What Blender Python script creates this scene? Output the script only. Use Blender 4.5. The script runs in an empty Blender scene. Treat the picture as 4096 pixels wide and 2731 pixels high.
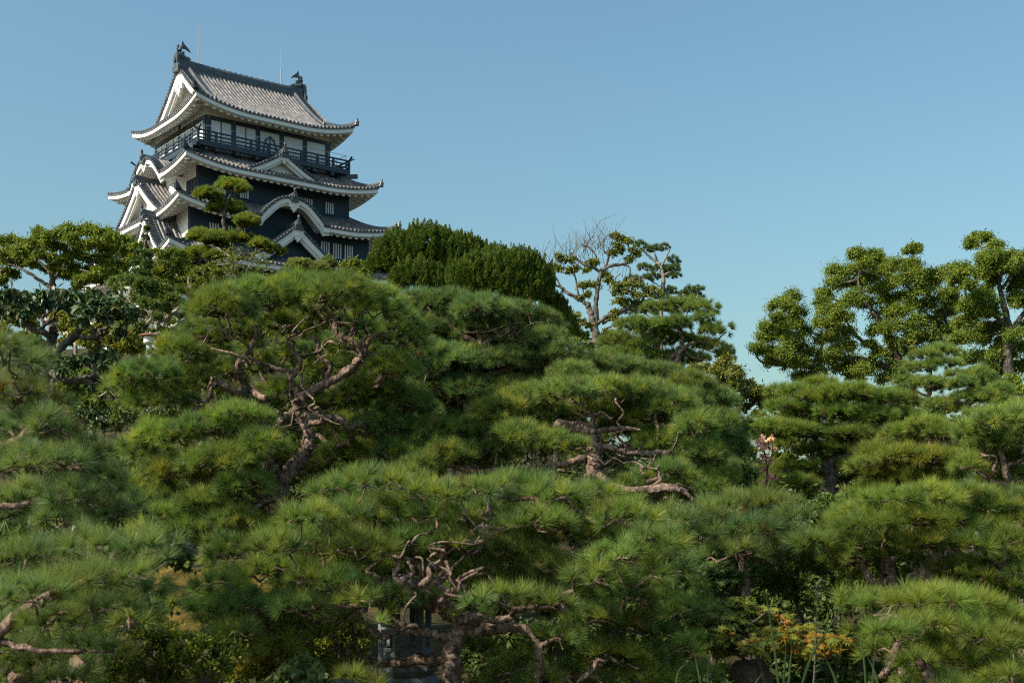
import bpy, math, random
import numpy as np
R = math.radians

# ---------------------------------------------------------------- camera, sky, sun, exposure
CZ = 1.7                      # eye height above the path
F = 1253.0                    # focal length in pixels of a 1024-wide picture
HY = 537.0                    # picture row of the horizon
sc = bpy.context.scene
COL = sc.collection
cam_d = bpy.data.cameras.new('camera')
cam = bpy.data.objects.new('camera', cam_d)
COL.objects.link(cam)
cam.location = (0, 0, CZ)
cam.rotation_euler = (R(90), 0, 0)
cam_d.sensor_width = 36.0
cam_d.lens = 36.0 * F / 1024.0
cam_d.shift_y = (HY - 341.0) / 1024.0
cam_d.clip_start = 0.1
cam_d.clip_end = 6000
cam_d.dof.use_dof = True
cam_d.dof.focus_distance = 45.0
cam_d.dof.aperture_fstop = 5.0
sc.camera = cam

SUN_EL, SUN_AZ = R(39), (-0.87, -0.48)        # direction towards the sun (x, y): behind the camera, left
h_ = math.hypot(*SUN_AZ)
SUN = np.array([SUN_AZ[0]/h_*math.cos(SUN_EL), SUN_AZ[1]/h_*math.cos(SUN_EL), math.sin(SUN_EL)])
w = bpy.data.worlds.new('World')
sc.world = w
w.use_nodes = True
nt = w.node_tree
bg = nt.nodes['Background']
sky = nt.nodes.new('ShaderNodeTexSky')
sky.sky_type = 'NISHITA'
sky.sun_disc = False
sky.sun_elevation = SUN_EL
sky.sun_rotation = math.atan2(SUN[0], SUN[1])
sky.altitude = 0
sky.air_density = 1.5
sky.dust_density = 2.3
sky.ozone_density = 5.0
tint = nt.nodes.new('ShaderNodeMix'); tint.data_type = 'RGBA'; tint.blend_type = 'MULTIPLY'
tint.inputs['Factor'].default_value = 1.0
tint.inputs['B'].default_value = (0.885, 1.015, 0.93, 1)      # slight teal grade multiplied into the sky's colour
nt.links.new(sky.outputs[0], tint.inputs['A'])
nt.links.new(tint.outputs['Result'], bg.inputs[0])
bg.inputs[1].default_value = 0.084
sd = bpy.data.lights.new('sun', 'SUN')
sd.energy = 3.3
sd.angle = R(0.5)
sd.color = (1.0, 0.89, 0.74)
so = bpy.data.objects.new('sun', sd)
COL.objects.link(so)
so.location = (-40, -30, 60)
so.rotation_euler = (math.acos(SUN[2]), 0, math.atan2(SUN[1], SUN[0]) + R(90))
sc.view_settings.view_transform = 'Standard'
sc.view_settings.look = 'None'
sc.view_settings.exposure = 0.95
sc.view_settings.gamma = 1.0
sc.cycles.filter_width = 1.15
sc.cycles.max_bounces = 6
sc.cycles.diffuse_bounces = 4
sc.cycles.glossy_bounces = 2
sc.cycles.sample_clamp_indirect = 4.0
sc.cycles.transmission_bounces = 3
sc.cycles.use_denoising = False
sc.cycles.caustics_reflective = False
sc.cycles.caustics_refractive = False

# ---------------------------------------------------------------- helpers
def P(px, py, Y):
    return np.array([(px-512.0)/F*Y, Y, CZ + (HY-py)/F*Y])

def mesh(name, V, faces, mat, parent=None, smooth=False, col=None, loc=None):
    """faces: list of int arrays (n,k). V in world coordinates, or in the parent's when loc is None and parent has a rotation."""
    V = np.asarray(V, dtype=np.float32).reshape(-1, 3)
    if loc is not None:
        V = V - np.asarray(loc, dtype=np.float32)
    me = bpy.data.meshes.new(name)
    faces = [np.asarray(f, dtype=np.int32) for f in faces if len(f)]
    loops = np.concatenate([f.ravel() for f in faces])
    tot = np.concatenate([np.full(len(f), f.shape[1], dtype=np.int32) for f in faces])
    st = np.concatenate([[0], np.cumsum(tot)[:-1]]).astype(np.int32)
    me.vertices.add(len(V)); me.vertices.foreach_set('co', V.ravel())
    me.loops.add(len(loops)); me.loops.foreach_set('vertex_index', loops)
    me.polygons.add(len(tot)); me.polygons.foreach_set('loop_start', st)
    me.polygons.foreach_set('loop_total', tot)
    me.polygons.foreach_set('use_smooth', np.full(len(tot), bool(smooth)))
    if col is not None:
        ca = me.color_attributes.new('tint', 'FLOAT_COLOR', 'POINT')
        c4 = np.ones((len(V), 4), dtype=np.float32); c4[:, :3] = col
        ca.data.foreach_set('color', c4.ravel())
    me.update(calc_edges=True)
    me.materials.append(mat)
    o = bpy.data.objects.new(name, me)
    COL.objects.link(o)
    if parent is not None:
        o.parent = parent
    return o

def thing(name, label, cat, loc, rotz=0.0, group=None):
    o = bpy.data.objects.new(name, None)
    COL.objects.link(o)
    o.location = loc; o.rotation_euler = (0, 0, rotz)
    o.empty_display_size = 0.3
    tag(o, label, cat, group)
    return o

def tag(o, label=None, cat=None, group=None, kind=None):
    if label: o['label'] = label
    if cat: o['category'] = cat
    if group: o['group'] = group
    if kind: o['kind'] = kind
    return o

class MB:
    """collects geometry for one mesh"""
    def __init__(s): s.V = []; s.Q = []; s.T = []; s.n = 0
    def add(s, V, quads=None, tris=None):
        V = np.asarray(V, dtype=np.float64).reshape(-1, 3)
        if quads is not None and len(quads): s.Q.append(np.asarray(quads, dtype=np.int32) + s.n)
        if tris is not None and len(tris): s.T.append(np.asarray(tris, dtype=np.int32) + s.n)
        s.V.append(V); s.n += len(V)
    def grid(s, G, flip=False):
        """G (a,b,3)"""
        a, b = G.shape[:2]
        i = np.arange(a*b).reshape(a, b)
        q = np.stack([i[:-1, :-1], i[1:, :-1], i[1:, 1:], i[:-1, 1:]], -1).reshape(-1, 4)
        if flip: q = q[:, ::-1]
        s.add(G.reshape(-1, 3), q)
    def box8(s, c):
        """c: 8 corners: bottom 4 ccw then top 4"""
        s.add(c, [[3,2,1,0],[4,5,6,7],[0,1,5,4],[1,2,6,5],[2,3,7,6],[3,0,4,7]])
    def box(s, lo, hi):
        x0, y0, z0 = lo; x1, y1, z1 = hi
        s.box8([[x0,y0,z0],[x1,y0,z0],[x1,y1,z0],[x0,y1,z0],[x0,y0,z1],[x1,y0,z1],[x1,y1,z1],[x0,y1,z1]])
    def sweep(s, path, sec, closed=True, caps=True):
        """path (n,3); sec (n or 1, m, 2): (side, up) offsets; side is horizontal"""
        path = np.asarray(path, float); n = len(path)
        t = np.gradient(path, axis=0)
        t /= np.linalg.norm(t, axis=1, keepdims=True) + 1e-9
        side = np.cross(t, [0, 0, 1.0]); sn = np.linalg.norm(side, axis=1, keepdims=True)
        side = np.where(sn > 1e-4, side/np.maximum(sn, 1e-6), np.array([1.0, 0, 0]))
        up = np.cross(side, t)
        sec = np.asarray(sec, float)
        if sec.ndim == 2: sec = np.repeat(sec[None], n, 0)
        G = path[:, None] + sec[..., :1]*side[:, None] + sec[..., 1:]*up[:, None]
        s.rings(G, caps)
    def rings(s, G, caps=True):
        n, m = G.shape[:2]
        i = np.arange(n*m).reshape(n, m)
        j = np.roll(i, -1, axis=1)
        q = np.stack([i[:-1], j[:-1], j[1:], i[1:]], -1).reshape(-1, 4)
        V = G.reshape(-1, 3); tr = []
        if caps:
            V = np.concatenate([V, G[0].mean(0)[None], G[-1].mean(0)[None]])
            a, b = n*m, n*m+1
            tr = [[i[0, (k+1) % m], i[0, k], a] for k in range(m)] + [[i[-1, k], i[-1, (k+1) % m], b] for k in range(m)]
        s.add(V, q, tr)
    def tube(s, path, r, m=6, caps=True):
        a = np.arange(m)/m*2*np.pi
        r = np.broadcast_to(np.asarray(r, float), (len(path),))
        sec = np.stack([np.cos(a), np.sin(a)], -1)[None]*r[:, None, None]
        s.sweep(path, sec, caps=caps)
    def prism(s, poly, off):
        """poly (n,3) planar outline, extruded by the vector off; capped by fans from the centroid"""
        poly = np.asarray(poly, float); n = len(poly); off = np.asarray(off, float)
        c = poly.mean(0)
        V = np.concatenate([poly, poly+off, [c, c+off]])
        i = np.arange(n); j = (i+1) % n
        s.add(V, np.stack([i, j, j+n, i+n], -1),
              np.concatenate([np.stack([j, i, np.full(n, 2*n)], -1), np.stack([i+n, j+n, np.full(n, 2*n+1)], -1)]))
    def build(s, name, mat, parent=None, smooth=False, loc=None):
        return mesh(name, np.concatenate(s.V), s.Q + s.T, mat, parent, smooth, None, loc)

def new_mat(name):
    m = bpy.data.materials.new(name); m.use_nodes = True
    n = m.node_tree
    b = n.nodes['Principled BSDF']
    return m, n, b

def ramp(n, fac, stops):
    r = n.nodes.new('ShaderNodeValToRGB')
    els = r.color_ramp.elements
    while len(els) < len(stops): els.new(0.5)
    for e, (p, c) in zip(els, stops):
        e.position = p; e.color = (*c, 1)
    n.links.new(fac, r.inputs[0])
    return r.outputs[0]

def noise(n, scale, detail=4, rough=0.6, vec=None, obj=True):
    t = n.nodes.new('ShaderNodeTexNoise')
    t.inputs['Scale'].default_value = scale; t.inputs['Detail'].default_value = detail
    t.inputs['Roughness'].default_value = rough
    if vec is None:
        tc = n.nodes.new('ShaderNodeTexCoord'); vec = tc.outputs['Object']
    n.links.new(vec, t.inputs['Vector'])
    return t.outputs['Fac']

def stretch(n, s):
    tc = n.nodes.new('ShaderNodeTexCoord')
    mp = n.nodes.new('ShaderNodeMapping'); mp.inputs['Scale'].default_value = s
    n.links.new(tc.outputs['Object'], mp.inputs['Vector'])
    return mp.outputs[0]

def bump(n, b, h, strength, dist):
    bp = n.nodes.new('ShaderNodeBump')
    bp.inputs['Strength'].default_value = strength; bp.inputs['Distance'].default_value = dist
    n.links.new(h, bp.inputs['Height']); n.links.new(bp.outputs[0], b.inputs['Normal'])

def rough_mat(name, c0, c1, scale, rough=0.7, spec=0.3, bmp=0.0, bdist=0.02, vec=None, c2=None):
    m, n, b = new_mat(name)
    v = stretch(n, vec) if vec else None
    f = noise(n, scale, 5, 0.62, v)
    st = [(0.32, c0), (0.68, c1)] if c2 is None else [(0.3, c0), (0.52, c1), (0.7, c2)]
    n.links.new(ramp(n, f, st), b.inputs['Base Color'])
    b.inputs['Roughness'].default_value = rough
    b.inputs['Specular IOR Level'].default_value = spec
    if bmp: bump(n, b, f, bmp, bdist)
    return m

def leaf_mat(name, rough=0.5, spec=0.35, trans=0.25, tcol=(1.0, 1.0, 0.55)):
    m, n, b = new_mat(name)
    at = n.nodes.new('ShaderNodeAttribute'); at.attribute_name = 'tint'
    n.links.new(at.outputs['Color'], b.inputs['Base Color'])
    b.inputs['Roughness'].default_value = rough
    b.inputs['Specular IOR Level'].default_value = spec
    tr = n.nodes.new('ShaderNodeBsdfTranslucent')
    mx = n.nodes.new('ShaderNodeMix'); mx.data_type = 'RGBA'; mx.blend_type = 'MULTIPLY'
    mx.inputs['Factor'].default_value = 1.0
    n.links.new(at.outputs['Color'], mx.inputs['A']); mx.inputs['B'].default_value = (*tcol, 1)
    n.links.new(mx.outputs['Result'], tr.inputs['Color'])
    ms = n.nodes.new('ShaderNodeMixShader'); ms.inputs[0].default_value = trans
    out = n.nodes['Material Output']
    n.links.new(b.outputs[0], ms.inputs[1]); n.links.new(tr.outputs[0], ms.inputs[2])
    n.links.new(ms.outputs[0], out.inputs['Surface'])
    return m

M = {}
M['plaster'] = rough_mat('white_plaster', (.77,.76,.73), (.88,.87,.845), 0.9, 0.75, 0.25, 0.0, 0.01, (1, 1, .35), (.85,.84,.815))
M['iron'] = rough_mat('dark_iron_plate', (.030,.052,.078), (.042,.066,.094), 1.3, 0.6, 0.15, 0.1, 0.01)
M['timber'] = rough_mat('black_painted_timber', (.026,.043,.062), (.038,.058,.080), 2.5, 0.5, 0.4)
M['tile'] = rough_mat('grey_clay_tile', (.075,.082,.095), (.17,.162,.158), 2.2, 0.42, 0.5, 0.2, 0.02, None, (.36,.295,.25))
M['tile_dark'] = rough_mat('dark_ridge_tile', (.040,.056,.072), (.115,.122,.13), 3.0, 0.45, 0.45, 0.2, 0.02)
M['bronze'] = rough_mat('weathered_bronze', (.06,.075,.085), (.13,.14,.14), 5.0, 0.5, 0.4, 0.3, 0.03)
M['panel'] = rough_mat('white_shutter_panel', (.70,.71,.72), (.77,.78,.78), 1.2, 0.5, 0.35)
M['bars'] = rough_mat('white_window_bar', (.68,.68,.66), (.78,.78,.76), 2.0, 0.6, 0.3)
M['dark'] = rough_mat('painted_interior_shade', (.012,.014,.016), (.02,.022,.025), 2.0, 0.6, 0.3)
M['steel'] = rough_mat('galvanised_steel', (.35,.37,.39), (.45,.46,.47), 6.0, 0.4, 0.5)
M['gilt'] = rough_mat('brass_stud', (.30,.20,.07), (.40,.27,.10), 8.0, 0.4, 0.5)
M['stone_wall'] = rough_mat('castle_stone', (.16,.15,.14), (.34,.32,.29), 1.2, 0.85, 0.2, 0.5, 0.06)
M['granite'] = rough_mat('weathered_granite', (.12,.13,.14), (.24,.25,.26), 16.0, 0.85, 0.2, 0.4, 0.01)
M['rock'] = rough_mat('garden_rock', (.045,.038,.032), (.12,.098,.08), 4.0, 0.9, 0.2, 0.8, 0.06, None, (.10,.08,.03))
M['rust_rock'] = rough_mat('red_brown_rock', (.16,.10,.07), (.33,.22,.16), 7.0, 0.9, 0.2, 0.8, 0.05)
M['pine_bark'] = rough_mat('red_pine_bark', (.034,.027,.024), (.215,.145,.11), 27.0, 0.85, 0.2, 1.0, 0.05, (1,1,.6), (.52,.37,.285))
M['dark_bark'] = rough_mat('dark_bark', (.03,.027,.024), (.10,.085,.07), 11.0, 0.9, 0.15, 0.9, 0.03, (1,1,.5), (.19,.18,.15))
M['pale_bark'] = rough_mat('pale_lichen_bark', (.12,.105,.085), (.30,.27,.23), 9.0, 0.9, 0.15, 0.6, 0.02, None, (.48,.45,.40))
M['grey_bark'] = rough_mat('grey_lichen_bark', (.06,.052,.042), (.15,.132,.11), 12.0, 0.9, 0.15, 0.6, 0.02, None, (.30,.28,.245))
M['needle'] = leaf_mat('pine_needle', 0.5, 0.35, 0.42)
M['leaf'] = leaf_mat('broad_leaf', 0.55, 0.22, 0.35)
M['gloss_leaf'] = leaf_mat('glossy_leaf', 0.42, 0.35, 0.15)
M['scale_leaf'] = leaf_mat('juniper_scale_leaf', 0.6, 0.25, 0.15)
M['ground'] = rough_mat('mossy_ground', (.020,.018,.012), (.05,.045,.02), 1.5, 0.95, 0.1, 0.5, 0.05, None, (.13,.095,.03))
M['rust'] = rough_mat('rusted_lamp_cap', (.26,.10,.05), (.42,.19,.10), 6.0, 0.6, 0.3)
# ---------------------------------------------------------------- terrain
def smooth(a, b, x):
    t = np.clip((np.asarray(x, float)-a)/(b-a), 0, 1); return t*t*(3-2*t)

def ground_z(x, y):
    x = np.asarray(x, float); y = np.asarray(y, float)
    z = -1.75 + .55*smooth(9, 15, y) + .7*smooth(15, 22, y)
    hill = 11.5*smooth(17, 78, y)*(1-smooth(-4, 9, x-0.06*(y-20)))*(1-smooth(115, 170, y))*(smooth(-90, -55, x))
    z = z + hill
    z = z + 0.06*np.sin(x*1.7+y*.6) + 0.05*np.sin(y*2.1-x*.8)
    return z + CZ

def build_ground():
    xs = np.concatenate([-np.geomspace(3000, 62, 14), np.linspace(-60, 60, 161), np.geomspace(62, 3000, 14)])
    ys = np.concatenate([np.linspace(-30, 3, 10), np.linspace(3.5, 40, 120), np.linspace(41, 180, 90), np.geomspace(185, 5000, 14)])
    X, Yg = np.meshgrid(xs, ys, indexing='ij')
    G = np.stack([X, Yg, ground_z(X, Yg)], -1)
    b = MB(); b.grid(G)
    tag(b.build('ground', M['ground'], smooth=True), kind='structure')
build_ground()

# ---------------------------------------------------------------- castle keep
ROT = math.atan2(.62, .785)
ZB = 10.0 + CZ                                      # base of the stone platform
corner = np.array([-20.27, 83.0])                   # near corner of the top storey
keep = thing('castle_keep', 'tall white and black plastered castle keep with tiered grey tiled roofs above the trees',
             'castle', (corner[0], corner[1], ZB), ROT)
ZO = CZ - ZB                                        # add to heights above the eye
UC, VC, HU, HV = 4.655, 4.19, 4.655, 4.19
FACES = {'front': (HU, lambda s, o, z: np.stack(np.broadcast_arrays(UC+s, -o, z+ZO), -1)),
         'left': (HV, lambda s, o, z: np.stack(np.broadcast_arrays(-o, VC-s, z+ZO), -1)),
         'back': (HU, lambda s, o, z: np.stack(np.broadcast_arrays(UC-s, 2*VC+o, z+ZO), -1)),
         'right': (HV, lambda s, o, z: np.stack(np.broadcast_arrays(2*UC+o, VC+s, z+ZO), -1))}
def A(*a): return [np.asarray(q, float) for q in a]
RIB = 0.30

def fpts(face, s, o, z):
    return FACES[face][1](*A(s, o, z))

def fbox(mb, face, s0, s1, o0, o1, z0, z1):
    c = [fpts(face, s, o, z) for z in (z0, z1) for s, o in ((s0, o1), (s1, o1), (s1, o0), (s0, o0))]
    mb.box8(np.array(c))

class Skirt:
    """one hipped skirt of roof: eave at offset e and height ze, meets the wall at offset a, height zt"""
    def __init__(s, e, a, ze, zt, up, kara=None, power=1.3, Lc=4.2, rise=.43):
        s.e, s.a, s.ze, s.zt, s.up, s.kara, s.p, s.Lc, s.rise = e, a, ze, zt, up, kara or {}, power, Lc, rise
    def upturn(s, face, x):
        d = FACES[face][0] + s.e - np.abs(x)
        return s.up*np.clip(1-d/s.Lc, 0, 1.05)**2
    def bell(s, face, x):
        if face not in s.kara: return np.zeros_like(np.asarray(x, float))
        c, wd, h = s.kara[face]
        q = np.clip(np.abs(np.asarray(x, float)-c)/wd, 0, 1)
        return h*(0.5+0.5*np.cos(np.pi*q**1.4)) - 0.12*h*np.sin(np.pi*np.clip((q-.78)/.22, 0, 1))
    def base(s, o):
        t = np.clip((s.e-o)/(s.e-s.a), 0, 1)
        return s.ze + (s.zt-s.ze)*t**s.p
    def z(s, face, x, o):
        t = np.clip((s.e-o)/(s.e-s.a), 0, 1)
        return s.base(o) + s.upturn(face, x)*(1-t)**1.6
    def eave(s, face, x):
        return s.ze + s.upturn(face, x) + s.bell(face, x)

RP = np.array([-.5, -.31, -.29, -.2, -.1, 0, .1, .2, .29, .31])*RIB
RH = np.where(np.abs(RP) < .3*RIB, np.sqrt(np.clip(1-(RP/(.3*RIB))**2, 0, 1))*.11+.01, 0.0)
def rib_cols(lo, hi):
    k0, k1 = math.floor(lo/RIB)-1, math.ceil(hi/RIB)+1
    s = (np.arange(k0, k1+1)[:, None]*RIB + RP[None]).ravel()
    h = np.tile(RH, k1-k0+1)
    ok = (s >= lo) & (s <= hi)
    return s[ok], h[ok]

def eave_discs(mb, face, ss, o, zf, r=.085):
    """round end tiles along an eave"""
    a = np.arange(8)/8*2*np.pi
    for s_ in ss:
        zc = zf(s_)
        G = np.stack([fpts(face, s_+r*np.cos(a), np.full(8, oo), zc+.02+r*np.sin(a)) for oo in (o-.25, o+.03)])
        mb.rings(G, True)

def tile_face(mb, face, sk, nt=12, smin=None, smax=None, o_top=None, half_of_o=None):
    half = FACES[face][0]
    lo, hi = -(half+sk.e), half+sk.e
    s, h = rib_cols(lo, hi)
    a = sk.a if o_top is None else o_top
    tmax = np.clip((sk.e-np.maximum(np.abs(s)-half, a))/(sk.e-a), 0, 1)
    t0 = np.zeros_like(s)
    bl = sk.bell(face, s)
    if face in sk.kara:                              # under a curved gable the slope starts behind it
        need = np.clip((bl-.12)/max(sk.zt-sk.ze, .1), 0, 1)**(1/sk.p)
        t0 = np.minimum(need, tmax)
    tt = np.linspace(0, 1, nt)[None]
    T = t0[:, None] + (tmax-t0)[:, None]*tt
    O = sk.e - T*(sk.e-a)
    S = np.repeat(s[:, None], nt, 1)
    Z = sk.z(face, S, O) + h[:, None]
    G = fpts(face, S, O, Z)
    skirt = fpts(face, s, O[:, 0], Z[:, 0]-.11-h)[:, None]
    mb.grid(np.concatenate([skirt, G], 1))

def eave_parts(parent, sk, wall_o, faces, name_board='eave_board'):
    bd, rf, so_, en = MB(), MB(), MB(), MB()
    for f in faces:
        half = FACES[f][0]
        L = half+sk.e-.06
        s = np.linspace(-L, L, 121)
        z = sk.eave(f, s)
        for (o0, o1, za, zb) in ((sk.e-.20, sk.e-.05, -.36, -.05), (sk.e-.32, sk.e-.20, -.40, -.14)):
            sl = np.clip(s, -(half+o1), half+o1)
            G = np.stack([fpts(f, sl, np.full_like(s, oo), z+zz) for oo, zz in ((o1, za), (o1, zb), (o0, zb), (o0, za))], 1)
            bd.rings(G, True)
        # soffit
        oo = np.linspace(sk.e-.25, wall_o-.02, 6); n = 6   # the boarding climbs with the roof towards the wall
        zs = sk.ze - .29 + sk.rise*(sk.e-.25-oo)[None] + (z-sk.ze)[:, None]*np.linspace(1, .6, n)[None]
        sl = np.clip(s[:, None], -(half+oo[None]), half+oo[None])
        so_.grid(fpts(f, sl, np.repeat(oo[None], len(s), 0), zs))
        # rafters
        k = int(L/.5)
        for i in range(-k, k+1):
            si = i*.5
            if f in sk.kara and abs(si-sk.kara[f][0]) < sk.kara[f][1]*1.02: continue
            oin = max(wall_o-.05, abs(si)-half)
            if oin > sk.e-.5: continue
            zc = float(sk.eave(f, si)); zi = sk.ze + (zc-sk.ze)*.62 + sk.rise*(sk.e-.3-oin)
            c = []
            for dz in (-.52, -.27):
                for ds, od, zz in ((-.11, sk.e-.30, zc), (.11, sk.e-.30, zc), (.11, oin, zi+.02), (-.11, oin, zi+.02)):
                    c.append(fpts(f, si+ds, od, zz+dz))
            rf.box8(np.array(c))
        r0 = (np.arange(-60, 61))*RIB
        eave_discs(en, f, r0[np.abs(r0) < half+sk.e-.05], sk.e, lambda q: float(sk.eave(f, q)))
    bd.build(name_board, M['plaster'], parent); so_.build('soffit', M['plaster'], parent)
    rf.build('rafter_row', M['plaster'], parent); en.build('eave_tile_row', M['tile_dark'], parent)

CORN = [('front', -1), ('front', 1), ('left', 1), ('back', -1)]   # near, right, far-left, back corner
def hip_ridges(parent, sk, o_in, extra=.0):
    for f, sg in CORN:
        half = FACES[f][0]
        o = np.linspace(sk.e+.12, o_in, 16)
        s = sg*(half+o)
        z = sk.z(f, s, np.minimum(o, sk.e)) + .10
        z = z + .07*np.clip((o-(sk.e-.7))/.8, 0, 1)**2
        path = fpts(f, s, o, z)
        mb = MB()
        sec = np.array([(-.15, -.12), (.15, -.12), (.15, .10), (.09, .20), (-.09, .20), (-.15, .10)])
        mb.sweep(path, sec)
        ob = mb.build('hip_ridge', M['tile_dark'], parent)
        # end tile: plate and small upcurled horn
        d = path[0]-path[2]; d /= np.linalg.norm(d)
        mb = MB()
        e0 = path[0]
        horn = [e0+d*-.2+np.array([0, 0, .1]), e0+d*-.02+np.array([0, 0, .17]), e0+d*.06+np.array([0, 0, .27]), e0+d*.1+np.array([0, 0, .38])]
        mb.tube(horn, [.12, .09, .06, .02], 6)
        mb.tube([e0-d*.05+np.array([0, 0, -.12]), e0+d*.04+np.array([0, 0, .16])], [.2, .15], 8)
        # beam under the corner
        mb.build('corner_tile', M['tile_dark'], parent)
        mb = MB()
        o2 = np.linspace(sk.e-.22, o_in+.1, 5)
        zz = sk.ze - .42 + sk.rise*.8*(sk.e-.22-o2) + (sk.eave(f, sg*(half+sk.e))-sk.ze)*np.linspace(1, .45, 5)
        mb.sweep(fpts(f, sg*(half+o2), o2, zz), np.array([(-.15, -.17), (.15, -.17), (.15, .15), (-.15, .15)]))
        mb.build('corner_beam', M['plaster'], parent)

def ridge_tiles(mb, face, s0, o_out, o_in, z, w=.14, h=.32):
    """straight ridge running out of a face, with an ornamental end tile"""
    o = np.linspace(o_out, o_in, 8)
    path = fpts(face, np.full(8, s0), o, z + .10*np.linspace(1, 0, 8)**2)
    mb.sweep(path, np.array([(-w, -.12), (w, -.12), (w, h*.7), (w*.5, h), (-w*.5, h), (-w, h*.7)]))
    # end tile with shoulders and a knob
    out = [(-.26, -.24), (.26, -.24), (.29, -.05), (.18, .08), (.16, h*.9), (.08, h+.1), (0, h+.22), (-.08, h+.1), (-.16, h*.9), (-.18, .08), (-.29, -.05)]
    poly = np.array([fpts(face, s0+a, o_out+.02, z+b) for a, b in out])
    mb.prism(poly, fpts(face, s0, o_out+.16, z)-fpts(face, s0, o_out+.02, z))
    kb = fpts(face, s0, o_out+.1, z+h+.16)
    mb.tube([kb, kb+np.array([0, 0, .08]), kb+np.array([0, 0, .2]), kb+np.array([0, 0, .25])], [.05, .10, .09, .03], 8)
    k2 = fpts(face, s0, o_out+.12, z+h*.4); k3 = fpts(face, s0, o_out+.24, z+h*.4)
    mb.tube([k2, k3], [.14, .13], 8)

def gable(parent, face, s0, wd, o_out, o_in, prof, zridge, board=.34, wall_mat='plaster', wall_o=None, wall_bottom=None, pend=.55, label=None):
    """gable roof standing on a roof slope; prof(q) height for q = |s-s0|/wd in 0..1"""
    # tiled surface: ribs run down the gable, spaced along its depth
    dep = o_out-o_in
    oc, oh = rib_cols(o_in, o_out)
    n = 17
    roof = MB()
    for sg in (-1, 1):
        q = np.linspace(0, 1, n)
        Z = prof(q)[:, None] + oh[None]
        S = np.repeat((s0+sg*q*wd)[:, None], len(oc), 1)
        roof.grid(fpts(face, S, np.repeat(oc[None], n, 0), Z))
    g = roof.build('gable', M['tile'], parent)
    bd, vt, wl = MB(), MB(), MB()
    q = np.linspace(-1, 1, 49)
    s = s0+q*wd; z = prof(np.abs(q))
    dz = np.gradient(z, s); nrm = np.sqrt(1+dz**2)
    for (oo0, oo1, b0, b1) in ((o_out-.16, o_out-.02, -.05, -board), (o_out-.32, o_out-.16, -.16, -board-.16)):
        G = np.stack([fpts(face, s, np.full_like(s, oo), z+bb*np.minimum(nrm, 1.5)) for oo, bb in ((oo1, b1), (oo1, b0), (oo0, b0), (oo0, b1))], 1)
        bd.rings(G, True)
    # soft soffit back to the wall of the gable
    wo = (o_out-.75) if wall_o is None else wall_o
    so_ = np.stack([fpts(face, s, np.full_like(s, oo), z-.16*np.minimum(nrm, 1.5)) for oo in (o_out-.25, wo-.05)], 1)
    bd.grid(so_)
    bd.build('barge_board', M['plaster'], g)
    # verge tiles: short round tiles across the edge
    arc = np.concatenate([[0], np.cumsum(np.hypot(np.diff(s), np.diff(z)))])
    for d in np.arange(.1, arc[-1], .27):
        ss = np.interp(d, arc, s); zz = np.interp(d, arc, z)
        vt.tube(np.array([fpts(face, ss, o_out-.42, zz+.07), fpts(face, ss, o_out+.10, zz+.07)]), .10, 8)
    vt.build('verge_tile_row', M['tile_dark'], g)
    # gable wall
    zb = float(prof(np.array(1.0)))-.1 if wall_bottom is None else wall_bottom
    G = np.stack([fpts(face, s, np.full_like(s, wo), z-.1), fpts(face, s, np.full_like(s, wo), np.minimum(np.full_like(s, zb), z-.11))], 1)
    wl.grid(G)
    wl.build('gable_wall', M[wall_mat], g)
    rt = MB(); ridge_tiles(rt, face, s0, o_out+.04, o_in, zridge)
    rt.build('gable_ridge', M['tile_dark'], g)
    if pend:
        k = pend
        out = [(-1.0, .35), (-.55, .12), (-.62, -.12), (-.3, -.2), (-.28, -.42), (-.12, -.5), (0, -.72), (.12, -.5), (.28, -.42), (.3, -.2), (.62, -.12), (.55, .12), (1.0, .35), (.5, .5), (0, .62), (-.5, .5)]
        zc = float(prof(np.array(0.0)))-board-.25*k
        pb = MB()
        pb.prism(np.array([fpts(face, s0+a*k, o_out-.12, zc+b*k) for a, b in out]), fpts(face, s0, o_out+.02, 0)-fpts(face, s0, o_out-.12, 0))
        c0 = fpts(face, s0, o_out+.0, zc); c1 = fpts(face, s0, o_out+.08, zc)
        pb.tube([c0, c1], [.16*k, .13*k], 8)
        pb.build('gable_pendant', M['plaster'], g)
    return g

def wall_ring(name, o, z0, z1, mats, parent):
    """four wall panels of a storey; thin corner clearances keep faces apart"""
    for f in ('front', 'left', 'back', 'right'):
        half = FACES[f][0]
        mb = MB()
        tk = .3
        L0 = half+o - (0 if f in ('front', 'back') else tk)
        fbox(mb, f, -L0, L0, o-tk, o, z0, z1)
        mb.build('wall', M[mats[f]], parent)

WH = dict(front='iron', left='plaster', back='plaster', right='plaster')
PL = dict(front='plaster', left='plaster', back='plaster', right='plaster')
W2, W3, W4, W5 = 1.03, 2.03, 3.05, 4.1
S2 = Skirt(2.55, .45, 24.12, 25.45, .54, {'left': (0.0, 2.9, 1.35)})
S3 = Skirt(3.46, W2-.05, 21.05, 22.35, .64, {'front': (0.0, 2.75, 1.42)})
S4 = Skirt(4.50, W3-.05, 17.75, 19.1, .75)
S5 = Skirt(5.55, W4-.05, 14.6, 15.9, .75)
wall_ring('wall', 0.0, 25.4, 28.9, PL, keep)
wall_ring('wall', W2, 21.6, 24.75, WH, keep)
wall_ring('wall', W3, 18.3, 21.7, WH, keep)
wall_ring('wall', W4, 15.1, 18.4, WH, keep)
wall_ring('wall', W5, 12.2, 15.25, PL, keep)
for sk, wo in ((S2, W2), (S3, W3), (S4, W4), (S5, W5)):
    mb = MB()
    for f in FACES: tile_face(mb, f, sk)
    roof = mb.build('roof', M['tile'], keep, smooth=False)
    eave_parts(roof, sk, wo, list(FACES))
    hip_ridges(roof, sk, sk.a)
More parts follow.
